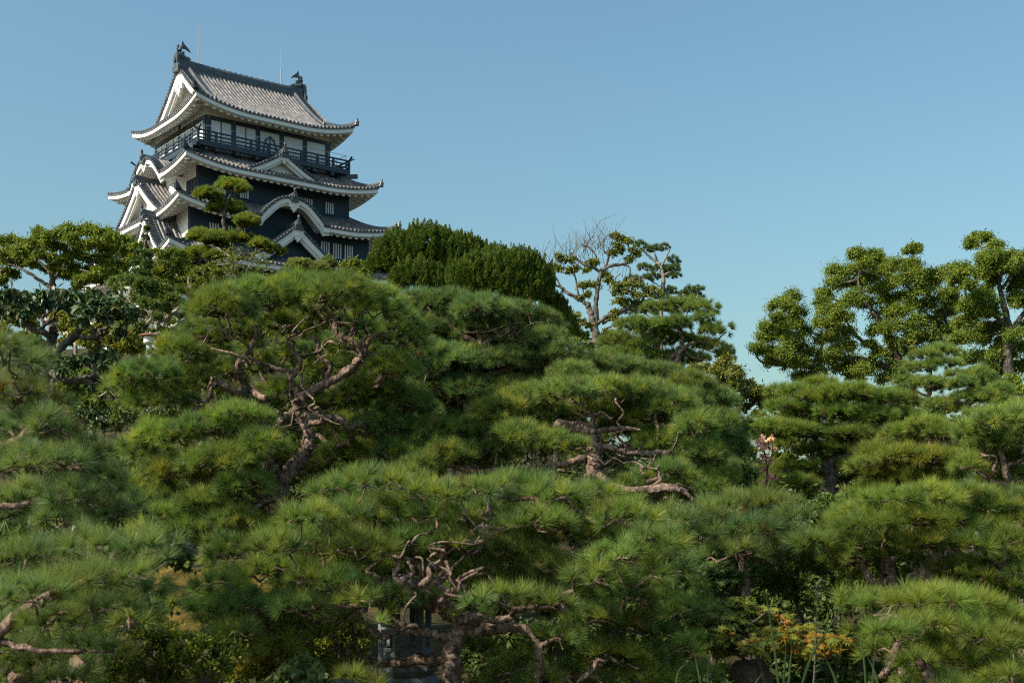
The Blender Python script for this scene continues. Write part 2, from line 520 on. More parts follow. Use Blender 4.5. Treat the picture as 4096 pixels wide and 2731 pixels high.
# stone platform
mb = MB()
for f in FACES:
    half = FACES[f][0]
    n = 9
    oo = np.linspace(4.3+3.0, 4.3, n)**1.0; zz = np.linspace(ZB-CZ-2.0, 12.25, n)
    oo = 4.3 + 3.0*np.linspace(1, 0, n)**1.6
    s = np.linspace(-1, 1, 30)
    G = fpts(f, s[:, None]*(half+oo)[None], np.repeat(oo[None], 30, 0), np.repeat(zz[None], 30, 0))
    mb.grid(G)
mb.build('stone_base', M['stone_wall'], keep)

# top roof: hip and gable
E1, ZE1, ZR1 = 1.30, 28.35, 32.35
DT = HV+E1
class TopSkirt(Skirt):
    def z(s, face, x, o):
        d = s.e-np.asarray(o, float)
        t = np.clip(d/2.2, 0, 1)
        return s.ze + (ZR1-s.ze)*np.clip(d/DT, 0, 1.2)**1.28 + s.upturn(face, x)*(1-t)**1.6
S1 = TopSkirt(E1, -.75, ZE1, 0, .68, rise=.56)
GO = .12                                            # gable edge stands this far outside the wall plane
mb = MB()
for f in ('front', 'back'):
    s, h = rib_cols(-(HU+E1), HU+E1)
    dmax = np.where(np.abs(s) <= HU+GO, DT, HU+E1-np.abs(s))
    n = 26
    D = dmax[:, None]*np.linspace(0, 1, n)[None]
    S = np.repeat(s[:, None], n, 1)
    saw = (np.mod(D/.28, 1.0))*.0
    Z = S1.z(f, S, E1-D) + h[:, None] + saw
    G = fpts(f, S, E1-D, Z)
    sk_ = fpts(f, s, np.full_like(s, E1), Z[:, 0]-.11-h)[:, None]
    mb.grid(np.concatenate([sk_, G], 1))
for f in ('left', 'right'):
    s, h = rib_cols(-(HV+E1), HV+E1)
    dmax = np.minimum(E1+.75, HV+E1-np.abs(s)); dmax = np.maximum(dmax, 0)
    n = 10
    D = dmax[:, None]*np.linspace(0, 1, n)[None]
    S = np.repeat(s[:, None], n, 1)
    G = fpts(f, S, E1-D, S1.z(f, S, E1-D)+h[:, None])
    sk_ = fpts(f, s, np.full_like(s, E1), S1.z(f, s, np.full_like(s, E1))-.11)[:, None]
    mb.grid(np.concatenate([sk_, G], 1))
top = mb.build('roof', M['tile'], keep)
eave_parts(top, S1, 0.0, list(FACES))
hip_ridges(top, S1, -.05)
for f in ('left', 'right'):
    bd, vt, wl = MB(), MB(), MB()
    qq = np.linspace(-1, 1, 61); wd = DT-1.25
    s = qq*wd
    z = S1.z('front', np.zeros_like(s), E1-(DT-np.abs(s)))
    dz = np.abs(np.gradient(z, s)); nn = np.minimum(np.sqrt(1+dz**2), 1.6)
    for (o0, o1, b0, b1) in ((GO-.22, GO-.04, -.05, -.44), (GO-.40, GO-.22, -.2, -.62)):
        G = np.stack([fpts(f, s, np.full_like(s, oo), z+bb*nn) for oo, bb in ((o1, b1), (o1, b0), (o0, b0), (o0, b1))], 1)
        bd.rings(G, True)
    bd.grid(np.stack([fpts(f, s, np.full_like(s, oo), z-.22*nn) for oo in (GO-.3, -.8)], 1))
    b_ = bd.build('gable', M['plaster'], keep)
    arc = np.concatenate([[0], np.cumsum(np.hypot(np.diff(s), np.diff(z)))])
    for d in np.arange(.1, arc[-1], .28):
        ss = np.interp(d, arc, s); zz = np.interp(d, arc, z)
        vt.tube(np.array([fpts(f, ss, GO-.55, zz+.07), fpts(f, ss, GO+.10, zz+.07)]), .105, 8)
    vt.build('verge_tile_row', M['tile_dark'], b_)
    wl.grid(np.stack([fpts(f, s, np.full_like(s, -.72), z-.1), fpts(f, s, np.full_like(s, -.72), np.minimum(z-.12, 28.9))], 1))
    wl.build('gable_wall', M['plaster'], b_)
    pb = MB(); k = .85
    out = [(-1.0, .1), (-.62, -.1), (-.66, -.42), (-.34, -.3), (-.3, -.62), (-.12, -.66), (0, -.95), (.12, -.66), (.3, -.62), (.34, -.3), (.66, -.42), (.62, -.1), (1.0, .1), (.5, .5), (0, .85), (-.5, .5)]
    zc = ZR1-1.25
    pb.prism(np.array([fpts(f, a*k, GO-.18, zc+b*k) for a, b in out]), fpts(f, 0, GO+.0, 0)-fpts(f, 0, GO-.18, 0))
    pb.tube([fpts(f, 0, GO-.05, zc), fpts(f, 0, GO+.06, zc)], [.15, .12], 8)
    pb.build('gable_pendant', M['plaster'], b_)
    # descending ridges beside the verge
    for sg in (-1, 1):
        ff = 'front' if (sg == 1) == (f == 'left') else 'back'
        sx = -1 if (ff == 'front') == (f == 'left') else 1
        d = np.linspace(1.15, DT-.2, 14)
        path = fpts(ff, np.full(14, sx*(HU-.55)), E1-d, S1.z(ff, np.zeros(14), E1-d)+.10)
        mb = MB()
        mb.sweep(path, np.array([(-.13, -.1), (.13, -.1), (.13, .14), (.07, .22), (-.07, .22), (-.13, .14)]))
        e0 = path[0]; dv = path[0]-path[1]; dv /= np.linalg.norm(dv)
        mb.tube([e0, e0+dv*.12+np.array([0, 0, .15]), e0+dv*.2+np.array([0, 0, .42])], [.17, .13, .05], 7)
        mb.build('descending_ridge', M['tile_dark'], b_)
# main ridge
x = np.linspace(-GO-.05, 2*UC+GO+.05, 24)
zr = ZR1+.05 + .14*np.abs((x-UC)/UC)**3
mb = MB()
mb.sweep(np.stack([x, np.full_like(x, VC), zr+ZO], -1), np.array([(-.22, -.25), (.22, -.25), (.20, .30), (.10, .46), (-.10, .46), (-.20, .30)]))
for xx in np.arange(.3, 2*UC, .42):
    mb.tube(np.array([[xx, VC-.02, ZR1+.52+ZO], [xx+.12, VC-.02, ZR1+.52+ZO]]), .075, 6)
rg = mb.build('main_ridge', M['tile_dark'], keep)
for xe, sg in ((-GO-.05, -1), (2*UC+GO+.05, 1)):
    mb = MB()
    out = [(-.45, -.55), (.45, -.55), (.5, -.2), (.34, 0), (.32, .5), (.2, .72), (-.2, .72), (-.32, .5), (-.34, 0), (-.5, -.2)]
    mb.prism(np.array([[xe, VC+a, ZR1+.2+b+ZO] for a, b in out]), [sg*.18, 0, 0])
    mb.tube(np.array([[xe+sg*.18, VC, ZR1+.45+ZO], [xe+sg*.26, VC, ZR1+.45+ZO]]), .2, 10)
    mb.build('ridge_end_tile', M['tile_dark'], rg)

def dolphin(x0, sg):
    """mythical fish finial: head on the ridge facing inwards, tail raised and forked. sg = +1 looks towards +u"""
    mb = MB()
    def q(a, b, y=0): return np.array([x0+sg*a*.8, VC+y*.8, ZR1+.52+b*.74+ZO])
    body = [q(.62, .16), q(.42, .20), q(.18, .22), (q(-.02, .34)), q(-.14, .58), q(-.16, .86), q(-.06, 1.12), q(.10, 1.32), q(.26, 1.40)]
    mb.tube(body, [.08, .17, .22, .22, .20, .165, .13, .09, .05], 9)
    def fin(pts, th):
        mb.prism(np.array([q(a, b, -th/2) for a, b in pts]), [0, th, 0])
    fin([(.06, 1.18), (.02, 1.5), (.10, 1.86), (.22, 1.60), (.40, 1.42), (.62, 1.24), (.86, .92), (.60, 1.02), (.38, 1.12), (.26, 1.10)], .10)
    for k in range(7):                                # spiny back
        t = k/6
        bx = -.22 - .14*math.sin(t*2.6); bz = .28 + 1.0*t
        fin([(bx+.10, bz-.08), (bx-.10, bz+.04), (bx+.10, bz+.12)], .05)
    fin([(.10, .40), (.30, .62), (.16, .66), (.26, .84), (.06, .76), (.02, .55)], .34)   # side fins
    fin([(.42, .30), (.62, .46), (.70, .30), (.86, .26), (.74, .10), (.56, .02), (.42, .05)], .26)   # jaws
    fin([(.30, .36), (.34, .52), (.44, .40)], .16)
    fin([(.45, -.12), (-.35, -.12), (-.30, .10), (.40, .10)], .36)
    mb.build('roof_finial', M['bronze'], keep)
dolphin(.10, 1); dolphin(2*UC-.10, -1)
for xx, h in ((1.35, 2.75), (7.75, 2.75)):
    mb = MB()
    zb = ZR1+.45+ZO
    mb.tube(np.array([[xx, VC, zb], [xx, VC, zb+h*.45], [xx, VC, zb+h*.46], [xx, VC, zb+h]]), [.035, .035, .022, .018], 6)
    mb.tube(np.array([[xx, VC, zb], [xx, VC, zb+.12]]), .08, 8)
    mb.build('lightning_rod', M['steel'], keep)

# top storey: posts, beams, panels, arched windows
for f in ('front', 'left', 'back', 'right'):
    half = FACES[f][0]
    nb = 5 if f in ('front', 'back') else 4
    tim = MB()
    fbox(tim, f, -half-(.06 if f in ('front', 'back') else -.003), half+(.06 if f in ('front', 'back') else -.003), 0, .10, 27.72, 27.98)
    ps = np.linspace(-half+.16, half-.16, nb+1)
    for p_ in ps: fbox(tim, f, p_-.16, p_+.16, 0, .085, 25.9, 27.72)
    fr = tim.build('timber_frame', M['timber'], keep)
    for i in range(nb):
        a, b = ps[i]+.16, ps[i+1]-.16
        mb = MB(); fbox(mb, f, a, b, 0, .03, 25.9, 27.72)
        pn = mb.build('shutter', M['panel'], keep)
        if i == nb//2:
            c, wd = (a+b)/2, .44
            tim = MB()
            out = [(-wd-.12, 0), (-wd-.08, .7), (-wd*.98, 1.1), (-wd*.72, 1.32), (-wd*.35, 1.40), (0, 1.54), (wd*.35, 1.40), (wd*.72, 1.32), (wd*.98, 1.1), (wd+.08, .7), (wd+.12, 0)]
            path = np.array([fpts(f, c+p_[0], .07, 25.95+p_[1]) for p_ in out])
            pin = np.array([fpts(f, c+p_[0]*.8, .07, 25.95+p_[1]*.92-.02) for p_ in out])
            nv = fpts(f, 0, .05, 0)-fpts(f, 0, 0, 0)
            tim.rings(np.stack([path, path+nv, pin+nv, pin], 1))
            fbox(tim, f, c-.03, c+.03, .03, .09, 25.9, 27.32)
            tim.build('arched_window_frame', M['timber'], pn)
        elif i < 2 and f == 'front' or f == 'left':
            tim = MB(); fbox(tim, f, (a+b)/2-.03, (a+b)/2+.03, .03, .06, 25.9, 27.72)
            tim.build('mullion', M['timber'], pn)
    for p_ in ps:
        st = MB()
        c0 = fpts(f, p_, .10, 27.85); c1 = fpts(f, p_, .14, 27.85)
        st.tube([c0, c1], [.075, .06], 8)
        st.build('brass_stud', M['gilt'], fr)
    if f == 'left':
        tim = MB(); fbox(tim, f, -.07, .07, 0, .07, 27.98, 28.9); tim.build('short_post', M['timber'], keep)

# balcony with railing
bal = MB(); BO = 1.08
for f in ('front', 'left', 'back', 'right'):
    half = FACES[f][0]; x_ = f in ('front', 'back')
    fbox(bal, f, -half-(BO if x_ else -.01), half+(BO if x_ else -.01), 0.11, BO, 25.86, 25.96)
    fbox(bal, f, -half-BO-(.0 if x_ else -.15), half+BO+(.0 if x_ else -.15), BO-.14, BO+.02, 25.60, 25.855)
    for k in range(-3, 4):
        fbox(bal, f, k*1.45-.13, k*1.45+.13, .3, BO-.02, 25.36, 25.6)
balcony = bal.build('balcony', M['timber'], keep)
mb = MB()
for f, sg in CORN:
    half = FACES[f][0]
    o = np.array([.4, BO+.38]); mb.sweep(fpts(f, sg*(half+o), o, np.full(2, 25.52)), np.array([(-.14, -.16), (.14, -.16), (.14, .1), (-.14, .1)]))
mb.build('corner_beam', M['timber'], balcony)
for f in ('front', 'left', 'back', 'right'):
    half = FACES[f][0]; x_ = f in ('front', 'back')
    r_, p2 = MB(), MB()
    ext = .42
    L = half+BO-.06
    for z_, hh, ex in ((26.58, .09, ext), (26.33, .08, .02), (26.08, .08, .02)):
        L2 = L+ex+(.0 if x_ else -.0)
        dz = .006 if x_ else 0
        n = 31; s = np.linspace(-L2, L2, n)
        zz = z_+dz + (np.clip((np.abs(s)-L)/.42, 0, 1)**2*.22 if ex > .1 else 0)
        r_.sweep(fpts(f, s, np.full(n, BO-.06), zz), np.array([(-.05, -hh/2), (.05, -hh/2), (.05, hh/2), (-.05, hh/2)]))
    npst = 10 if x_ else 9
    for s_ in np.linspace(-L, L, npst):
        if not x_ and abs(abs(s_)-L) < .1: continue
        fbox(r_, f, s_-.07, s_+.07, BO-.13, BO+.01, 25.96, 26.53)
    r_.build('railing', M['timber'], balcony)
    s = np.linspace(-L+.1, L-.1, 2)
    p2.tube(fpts(f, s, np.full(2, BO-.22), np.full(2, 26.98)), .018, 5)
    for s_ in np.linspace(-L+.15, L-.15, 9):
        p2.tube(fpts(f, np.full(2, s_), np.full(2, BO-.22), np.array([25.96, 26.98])), .018, 5)
    p2.build('safety_rail', M['steel'], balcony)

# barred windows
def barred(face, s0, s1, z0, z1, o, nb=4, bar='bars', frame='iron'):
    fr = MB()
    e = .07
    fbox(fr, face, s0-e, s1+e, o, o+.05, z1, z1+e); fbox(fr, face, s0-e, s1+e, o, o+.05, z0-e, z0)
    fbox(fr, face, s0-e, s0, o, o+.05, z0, z1); fbox(fr, face, s1, s1+e, o, o+.05, z0, z1)
    w_ = fr.build('window', M[frame], keep)
    dk = MB(); fbox(dk, face, s0, s1, o, o+.012, z0, z1); dk.build('recess_shade_panel', M['dark'], w_)  # flat panel on the wall; the unlit interior's shade is in its colour
    b_ = MB()
    for k in range(nb):
        c = s0 + (k+.5)/nb*(s1-s0); hw = (s1-s0)/nb*.24
        fbox(b_, face, c-hw, c+hw, o+.012, o+.06, z0+.01, z1-.01)
    b_.build('window_bars', M[bar], w_)
for a, b in ((7.45, 8.2), (8.38, 9.13), (9.31, 10.06)):
    barred('front', a-UC, b-UC, 19.3, 20.35, W3)
    barred('front', UC-b, UC-a, 19.3, 20.35, W3)
for a, b in ((6.72, 7.42), (8.38, 9.08)):
    barred('front', a-UC, b-UC, 22.6, 23.4, W2)
    barred('front', UC-b, UC-a, 22.6, 23.4, W2)
for a, b in ((3.55, 5.0),):
    barred('left', -b, -a, 22.35, 23.45, W2, 6, 'timber', 'timber'); barred('left', a, b, 22.35, 23.45, W2, 6, 'timber', 'timber')
barred('left', -5.5, -4.6, 16.4, 17.3, W4, 5, 'timber', 'timber')

# gables standing on the roofs
def tri(zf, za, p): return lambda q: zf + (za-zf)*(1-np.asarray(q, float))**p
def bellp(sk, f): 
    c, wd, h = sk.kara[f]
    return lambda q: sk.ze + sk.bell(f, c+np.asarray(q, float)*wd)+.02
gable(keep, 'front', -.1, 2.55, 2.3, .3, tri(24.35, 25.72, 1.22), 25.72, .30, 'plaster', 1.75, pend=.42)
gable(keep, 'front', 0, 2.75, S3.e+.02, 1.2, bellp(S3, 'front'), S3.ze+1.42, .34, 'iron', 2.05, 20.9, pend=.62)
gable(keep, 'left', 0, 2.9, S2.e+.02, .5, bellp(S2, 'left'), S2.ze+1.35, .34, 'plaster', 1.06, 23.9, pend=.55)
gable(keep, 'left', 0, 3.75, 3.05, .95, tri(21.35, 24.0, 1.18), 24.0, .42, 'plaster', 2.25, 21.2, pend=.75)
gable(keep, 'front', 0, 3.0, 4.0, 1.9, tri(18.35, 20.55, 1.15), 20.55, .40, 'iron', 3.2, 18.2, pend=.70)
for s_ in (-3.95, 3.95):
    gable(keep, 'left', -s_ if False else s_, 2.25, 4.15, 1.9, tri(18.3, 20.7, 1.2), 20.7, .36, 'plaster', 3.4, 18.2, pend=.55)
# ---------------------------------------------------------------- plants: shared builders
def unit(v): return v/(np.linalg.norm(v, axis=-1, keepdims=True)+1e-9)

def spline(pts, n):
    """Catmull-Rom through pts (k,d), n samples per span"""
    p = np.asarray(pts, float)
    p = np.concatenate([2*p[:1]-p[1:2], p, 2*p[-1:]-p[-2:-1]])
    out = []
    t = np.linspace(0, 1, n, endpoint=False)[:, None]
    for i in range(1, len(p)-2):
        a, b, c, d = p[i-1], p[i], p[i+1], p[i+2]
        out.append(.5*(2*b+(c-a)*t+(2*a-5*b+4*c-d)*t**2+(3*b-a-3*c+d)*t**3))
    out.append(p[-2][None])
    return np.concatenate(out)

def limb_path(pts, Y, rng, n=6, jit=0.0, ground=False):
    """pts: (px, py, radius_px[, dY metres]); returns path, radii in metres"""
    L = []
    for q in pts:
        d = q[3] if len(q) > 3 else 0.0
        L.append([*P(q[0], q[1], Y+d), q[2]/F*(Y+d)])
    L = np.array(L)
    if ground:
        g = float(ground_z(L[0, 0], L[0, 1]))-.15
        if L[0, 2] > g:
            L = np.concatenate([[[L[0, 0]-.0, L[0, 1], g, L[0, 3]*1.35]], L])
    S = spline(L, n)
    S[:, 3] = np.maximum(S[:, 3], .006)
    if jit:
        k = len(S)
        off = rng.normal(0, 1, (k, 3))
        off[0] = 0
        S[:, :3] += off*S[:, 3:4]*jit
    return S[:, :3], S[:, 3]

def bark_tube(mb, path, r, rng, m=9, rough=.14):
    """tapering limb with knobbly cross-sections"""
    path = np.asarray(path, float); n = len(path)
    t = unit(np.gradient(path, axis=0))
    ref = np.array([.31, .77, .55]); side = unit(np.cross(t, ref)); up = np.cross(side, t)
    a = np.arange(m)/m*2*np.pi
    rr = np.asarray(r, float)[:, None]*(1+rng.normal(0, rough, (n, m)))
    G = path[:, None] + rr[..., None]*(np.cos(a)[None, :, None]*side[:, None]+np.sin(a)[None, :, None]*up[:, None])
    mb.rings(G, True)

def grow(roots, targets, rng, seg=.12, jit=.25, r0=.005, power=.5, lift=.25, updist=.8, rmax=1.0):
    """attach every target to the nearest wood; roots: list of (path, radii). Returns MB of the twigs"""
    RP_ = np.concatenate([p for p, r in roots]); RR = np.concatenate([r for p, r in roots])
    nr = len(RP_); T = np.asarray(targets, float)
    if not len(T): return None
    d0 = np.sqrt(((T[:, None]-RP_[None])**2).sum(-1)).min(1)
    order = np.argsort(d0)
    cap = nr + len(T)*14
    pos = np.zeros((cap, 3)); par = np.full(cap, -1); pos[:nr] = RP_; n = nr
    tips = []
    for k in order:
        t = T[k]
        dv = pos[:n]-t
        d = np.sqrt((dv**2).sum(1))
        cost = d + updist*np.maximum(dv[:, 2], 0)
        cost[:nr] *= .92
        i = int(np.argmin(cost)); dist = d[i]
        if dist < .01: tips.append(i); continue
        ns = int(min(12, max(1, math.ceil(dist/seg))))
        a = pos[i].copy(); last = i
        f = np.linspace(0, 1, ns+1)[1:]
        pts = a + (t-a)*f[:, None]
        pts[:, 2] -= lift*dist*np.sin(np.pi*f)*.35
        if ns > 1: pts[:-1] += rng.normal(0, jit*seg, (ns-1, 3))
        for q in pts:
            if n >= cap: break
            pos[n] = q; par[n] = last; last = n; n += 1
        tips.append(last)
    cnt = np.zeros(n)
    for q in tips: cnt[q] += 1
    for i in range(n-1, nr-1, -1):
        cnt[par[i]] += cnt[i]
    rad = r0*np.maximum(cnt, 1)**power
    rad = np.minimum(rad, rmax)
    kids = {}
    for i in range(nr, n): kids.setdefault(int(par[i]), []).append(i)
    mb = MB()
    stack = [(p, c) for p in range(nr) for c in kids.get(p, [])]
    while stack:
        p, c = stack.pop()
        ch = [pos[p], pos[c]]; rs = [rad[c] if p < nr else min(rad[p], rad[c]*1.25), rad[c]]
        cur = c
        while True:
            ks = kids.get(cur, [])
            if not ks: break
            j = max(ks, key=lambda q: cnt[q])
            stack.extend((cur, q) for q in ks if q != j)
            ch.append(pos[j]); rs.append(rad[j]); cur = j
        m = 4 if rs[0] < .012 else (5 if rs[0] < .03 else 7)
        bark_tube(mb, np.array(ch), np.array(rs), rng, m, .10)
    return mb

def needles(c, d, L, n, width, rng, spread=(8, 84), col=None, base=.07, droop=0.0):
    """n needles per tuft; c (T,3) shoot tips, d (T,3) axes, L (T,) length. one slim triangle per needle"""
    T = len(c)
    ref = np.where(np.abs(d[:, 2:3]) < .9, np.array([[0, 0, 1.0]]), np.array([[1.0, 0, 0]]))
    e1 = unit(np.cross(d, ref)); e2 = np.cross(d, e1)
    u = rng.random((T, n))
    th = np.radians(spread[0]+(spread[1]-spread[0])*u**.75)
    ph = rng.random((T, n))*2*np.pi
    dirs = (np.cos(th)[..., None]*d[:, None] + np.sin(th)[..., None]*(np.cos(ph)[..., None]*e1[:, None]+np.sin(ph)[..., None]*e2[:, None]))
    ln = L[:, None]*(1.0+rng.normal(0, .10, (T, n)))*(1-.10*u)
    b = c[:, None] - d[:, None]*(L[:, None]*base*10*.1*(u)*6)[..., None]*.16
    tip = b + dirs*ln[..., None]
    tip[..., 2] -= droop*ln*np.sin(th)**2
    w = unit(np.cross(dirs, rng.normal(0, 1, (T, n, 3))))*(width*.5)
    V = np.stack([b-w, b+w, tip], 2)                       # T,n,3,3
    nv = T*n*3
    F3 = np.arange(nv).reshape(-1, 3)
    C = None
    if col is not None:
        cc = col[:, None, None, :]*(1+rng.normal(0, .12, (T, n, 1, 1)))
        C = np.repeat(np.clip(cc, .004, 1), 3, axis=2).reshape(-1, 3)
    return V.reshape(-1, 3), F3, C

PINE_COLS = np.array([(.048, .095, .026), (.062, .110, .026), (.082, .125, .028), (.040, .082, .034)])
PGAIN, PDENS, PNEED, PWID = np.array([3.75, 2.85, 2.35]), 8.5, 2.5, 1.05
LGAIN = np.array([2.4, 2.2, 1.9])
def pine_cols(n, rng, cols=PINE_COLS, yellow=.05):
    c = cols[rng.integers(0, len(cols), n)]
    t = rng.random((n, 1))
    c = c*(1-t)+cols[rng.integers(0, len(cols), n)]*t
    c = c*PGAIN
    m = rng.random(n) < yellow
    c[m] = np.array([.19, .17, .04])*(.7+.5*rng.random((m.sum(), 1)))
    return c

def dome_points(cx, r, n, rng, zmin=-.30, fill=.25):
    """points and outward directions over the upper shell of an ellipsoid; r = (rx, ry, rz)"""
    k = int(n*3)+10
    q = unit(rng.normal(0, 1, (k, 3)))
    q = q[q[:, 2] > zmin][:n]
    s = np.where(rng.random(len(q)) < fill, .45+.4*rng.random(len(q)), .86+.20*rng.random(len(q)))
    lump = 1+.10*np.sin(q[:, 0]*5+cx[0]*3)*np.sin(q[:, 1]*5+cx[1])
    p = np.asarray(cx) + q*np.asarray(r)*(s*lump)[:, None]
    nrm = unit(q/np.asarray(r))
    return p, nrm

TUFTS = [0]
def pine(label, Y, pads, trunk, limbs=(), group='pines of the garden', seed=1, L=.115, n=58, width=.0042, spacing=.125,
         cols=PINE_COLS, bark='pine_bark', name='pine_tree', cat='pine tree', depth=.9, up=.75, spread=(6, 74), yellow=.022,
         twig=.0026, dys=.45, fill=.22, zmin=-.30, jit=.35, ground=True, dens=1.0, fillers=0, fdY=(.25, .9), limb_k=1.0, trunk_k=1.0, web=0, web_len=.95):
    rng = np.random.default_rng(seed)
    path, rad = limb_path(trunk, Y, rng, 7, .12, ground); rad = rad*trunk_k
    base = path[0].copy()
    th = thing(name, label, cat, base, 0, group)
    mb = MB(); bark_tube(mb, path, rad, rng, 11)
    mb.build('trunk', M[bark], th, True, base)
    roots = [(path[2:], rad[2:])]
    for lm in limbs:
        lp, lr = limb_path(lm, Y, rng, 6, .22); lr = lr*limb_k
        mb = MB(); bark_tube(mb, lp, lr, rng, 9, .17); mb.build('limb', M[bark], th, True, base)
        roots.append((lp, lr))
    for k in range(web):                                  # crooked secondary limbs, pruned and kinked
        lp, lr = roots[1+rng.integers(0, len(roots)-1)]
        i = rng.integers(len(lp)//4, len(lp)); a = lp[i]
        pd = min((pads[j] for j in rng.integers(0, len(pads), 7)), key=lambda q: abs(P(q[0], q[1], Y)[0]-a[0])*.6+abs(P(q[0], q[1]+q[3]*.4, Y)[2]-a[2]-.22))
        e = P(pd[0]+rng.uniform(-.5, .5)*pd[2], pd[1]+pd[3]*.35, Y+rng.uniform(-.35, .1))
        v = e-a; ln = np.linalg.norm(v)
        mx = web_len*(.6+.4*rng.random())
        if ln > mx: e = a+v/ln*mx
        t = np.linspace(0, 1, 7)[:, None]
        q = a+(e-a)*t; q[1:-1] += rng.normal(0, .055, (5, 3))*np.array([1, .7, .8]); q[:, 1] -= .12*np.sin(np.pi*t[:, 0])
        q = spline(q, 4); r0_ = min(lr[i]*.75, rng.uniform(.013, .024))
        rr = np.linspace(r0_, .007, len(q))
        mb = MB(); bark_tube(mb, q, rr, rng, 7, .16); mb.build('limb', M[bark], th, True, base)
        roots.append((q, rr))
    tg = []
    for pd in pads:
        px, py, rx, ry = pd[:4]
        dY = pd[4] if len(pd) > 4 else rng.uniform(-dys, dys)
        yy = Y+dY
        c = P(px, py, yy)-np.array([0, 0, .42*L]); r = np.array([max(rx/F*yy-.35*L, .5*rx/F*yy), max(rx/F*yy-.35*L, .5*rx/F*yy)*depth, max(ry/F*yy-.25*L, .5*ry/F*yy)])
        nT = int(PDENS*dens*max(6, 4.2*r[0]*r[1]/(spacing**2)*(1+.35*r[2]/max(r[0], .01))))
        p, nr = dome_points(c, r, nT, rng, zmin, fill)
        keep_ = np.zeros(len(p), bool)
        for i in range(len(p)):                          # tufts keep their distance from one another
            if not keep_.any() or ((p[keep_]-p[i])**2).sum(1).min() > (spacing*.62)**2: keep_[i] = True
        p, nr = p[keep_], nr[keep_]
        d = unit(nr*.8 + np.array([0, 0, up]) + rng.normal(0, .22, p.shape))
        ln = 1.12*L*(.75+.5*rng.random(len(p)))
        hue = rng.normal(0, .055); tone = np.exp(rng.normal(0, .11))*np.array([1+hue, 1, 1-hue])
        V, T3, C = needles(p, d, ln, int(n*PNEED), PWID*width*(yy/13)**.5, rng, spread, pine_cols(len(p), rng, cols, yellow)*tone)
        mesh('foliage_pad', V, [T3], M['needle'], th, False, C, base)
        tg.append(p - d*ln[:, None]*.25)
        TUFTS[0] += len(p)
    if fillers:                                           # needles deeper inside the crown, behind the outer pads
        FV, FC = [], []
        for pd in pads:
            for k in range(fillers):
                dY = (pd[4] if len(pd) > 4 else 0)+rng.uniform(*fdY); yy = Y+dY
                c = P(pd[0]+rng.uniform(-.8, .8)*pd[2], pd[1]+rng.uniform(.2, 1.5)*pd[3], yy); r = np.array([pd[2]/F*yy*.9, pd[2]/F*yy*.8, pd[3]/F*yy*.9])
                p, nr = dome_points(c, r, int(2.2*r[0]*r[1]/(spacing*.62)**2), rng, -.5, .2)
                d = unit(nr*.9+np.array([0, 0, up*.7])+rng.normal(0, .3, p.shape)); ln = L*(.8+.5*rng.random(len(p)))
                V, T3, C = needles(p, d, ln, int(n*1.3), 1.6*width*(yy/13)**.5, rng, spread, pine_cols(len(p), rng, cols, yellow*.5))
                FV.append(V); FC.append(C)
                tg.append((p-d*ln[:, None]*.25)[::4])
        V = np.concatenate(FV)
        mesh('inner_foliage', V, [np.arange(len(V)).reshape(-1, 3)], M['needle'], th, False, np.concatenate(FC), base)
    mb = grow(roots, np.concatenate(tg), rng, .10*(Y/13)**.5, jit, twig, .42, .3, .8)
    if mb: mb.build('twigs', M[bark], th, True, base)
    return th

def leaf_quads(p, nrm, L, W, rng, col, hang=0.0, flat=.5):
    """diamond leaves with a slight fold; p (N,3), nrm outward (N,3)"""
    N = len(p)
    d = unit(nrm*(.35)+rng.normal(0, .6, (N, 3)) + np.array([0, 0, -hang]))
    nn = unit(nrm*flat + np.array([0, 0, .5]) + rng.normal(0, .45, (N, 3)))
    s = unit(np.cross(d, nn)); nn = np.cross(s, d)
    L = L*(.7+.6*rng.random((N, 1))); W = W*(.7+.6*rng.random((N, 1)))
    mid = p + d*L*.5
    V = np.stack([p, mid+s*W*.5-nn*W*.10, p+d*L-nn*L*.10, mid-s*W*.5-nn*W*.10], 1)
    i = np.arange(N)[:, None]*4
    C = np.repeat(col[:, None]*(1+rng.normal(0, .10, (N, 1, 1))), 4, 1).reshape(-1, 3)
    return V.reshape(-1, 3), i+np.array([[0, 1, 2, 3]]), np.clip(C, .004, 1)

def mixcol(n, rng, cols):
    cols = np.asarray(cols); t = rng.random((n, 1))
    return cols[rng.integers(0, len(cols), n)]*t + cols[rng.integers(0, len(cols), n)]*(1-t)

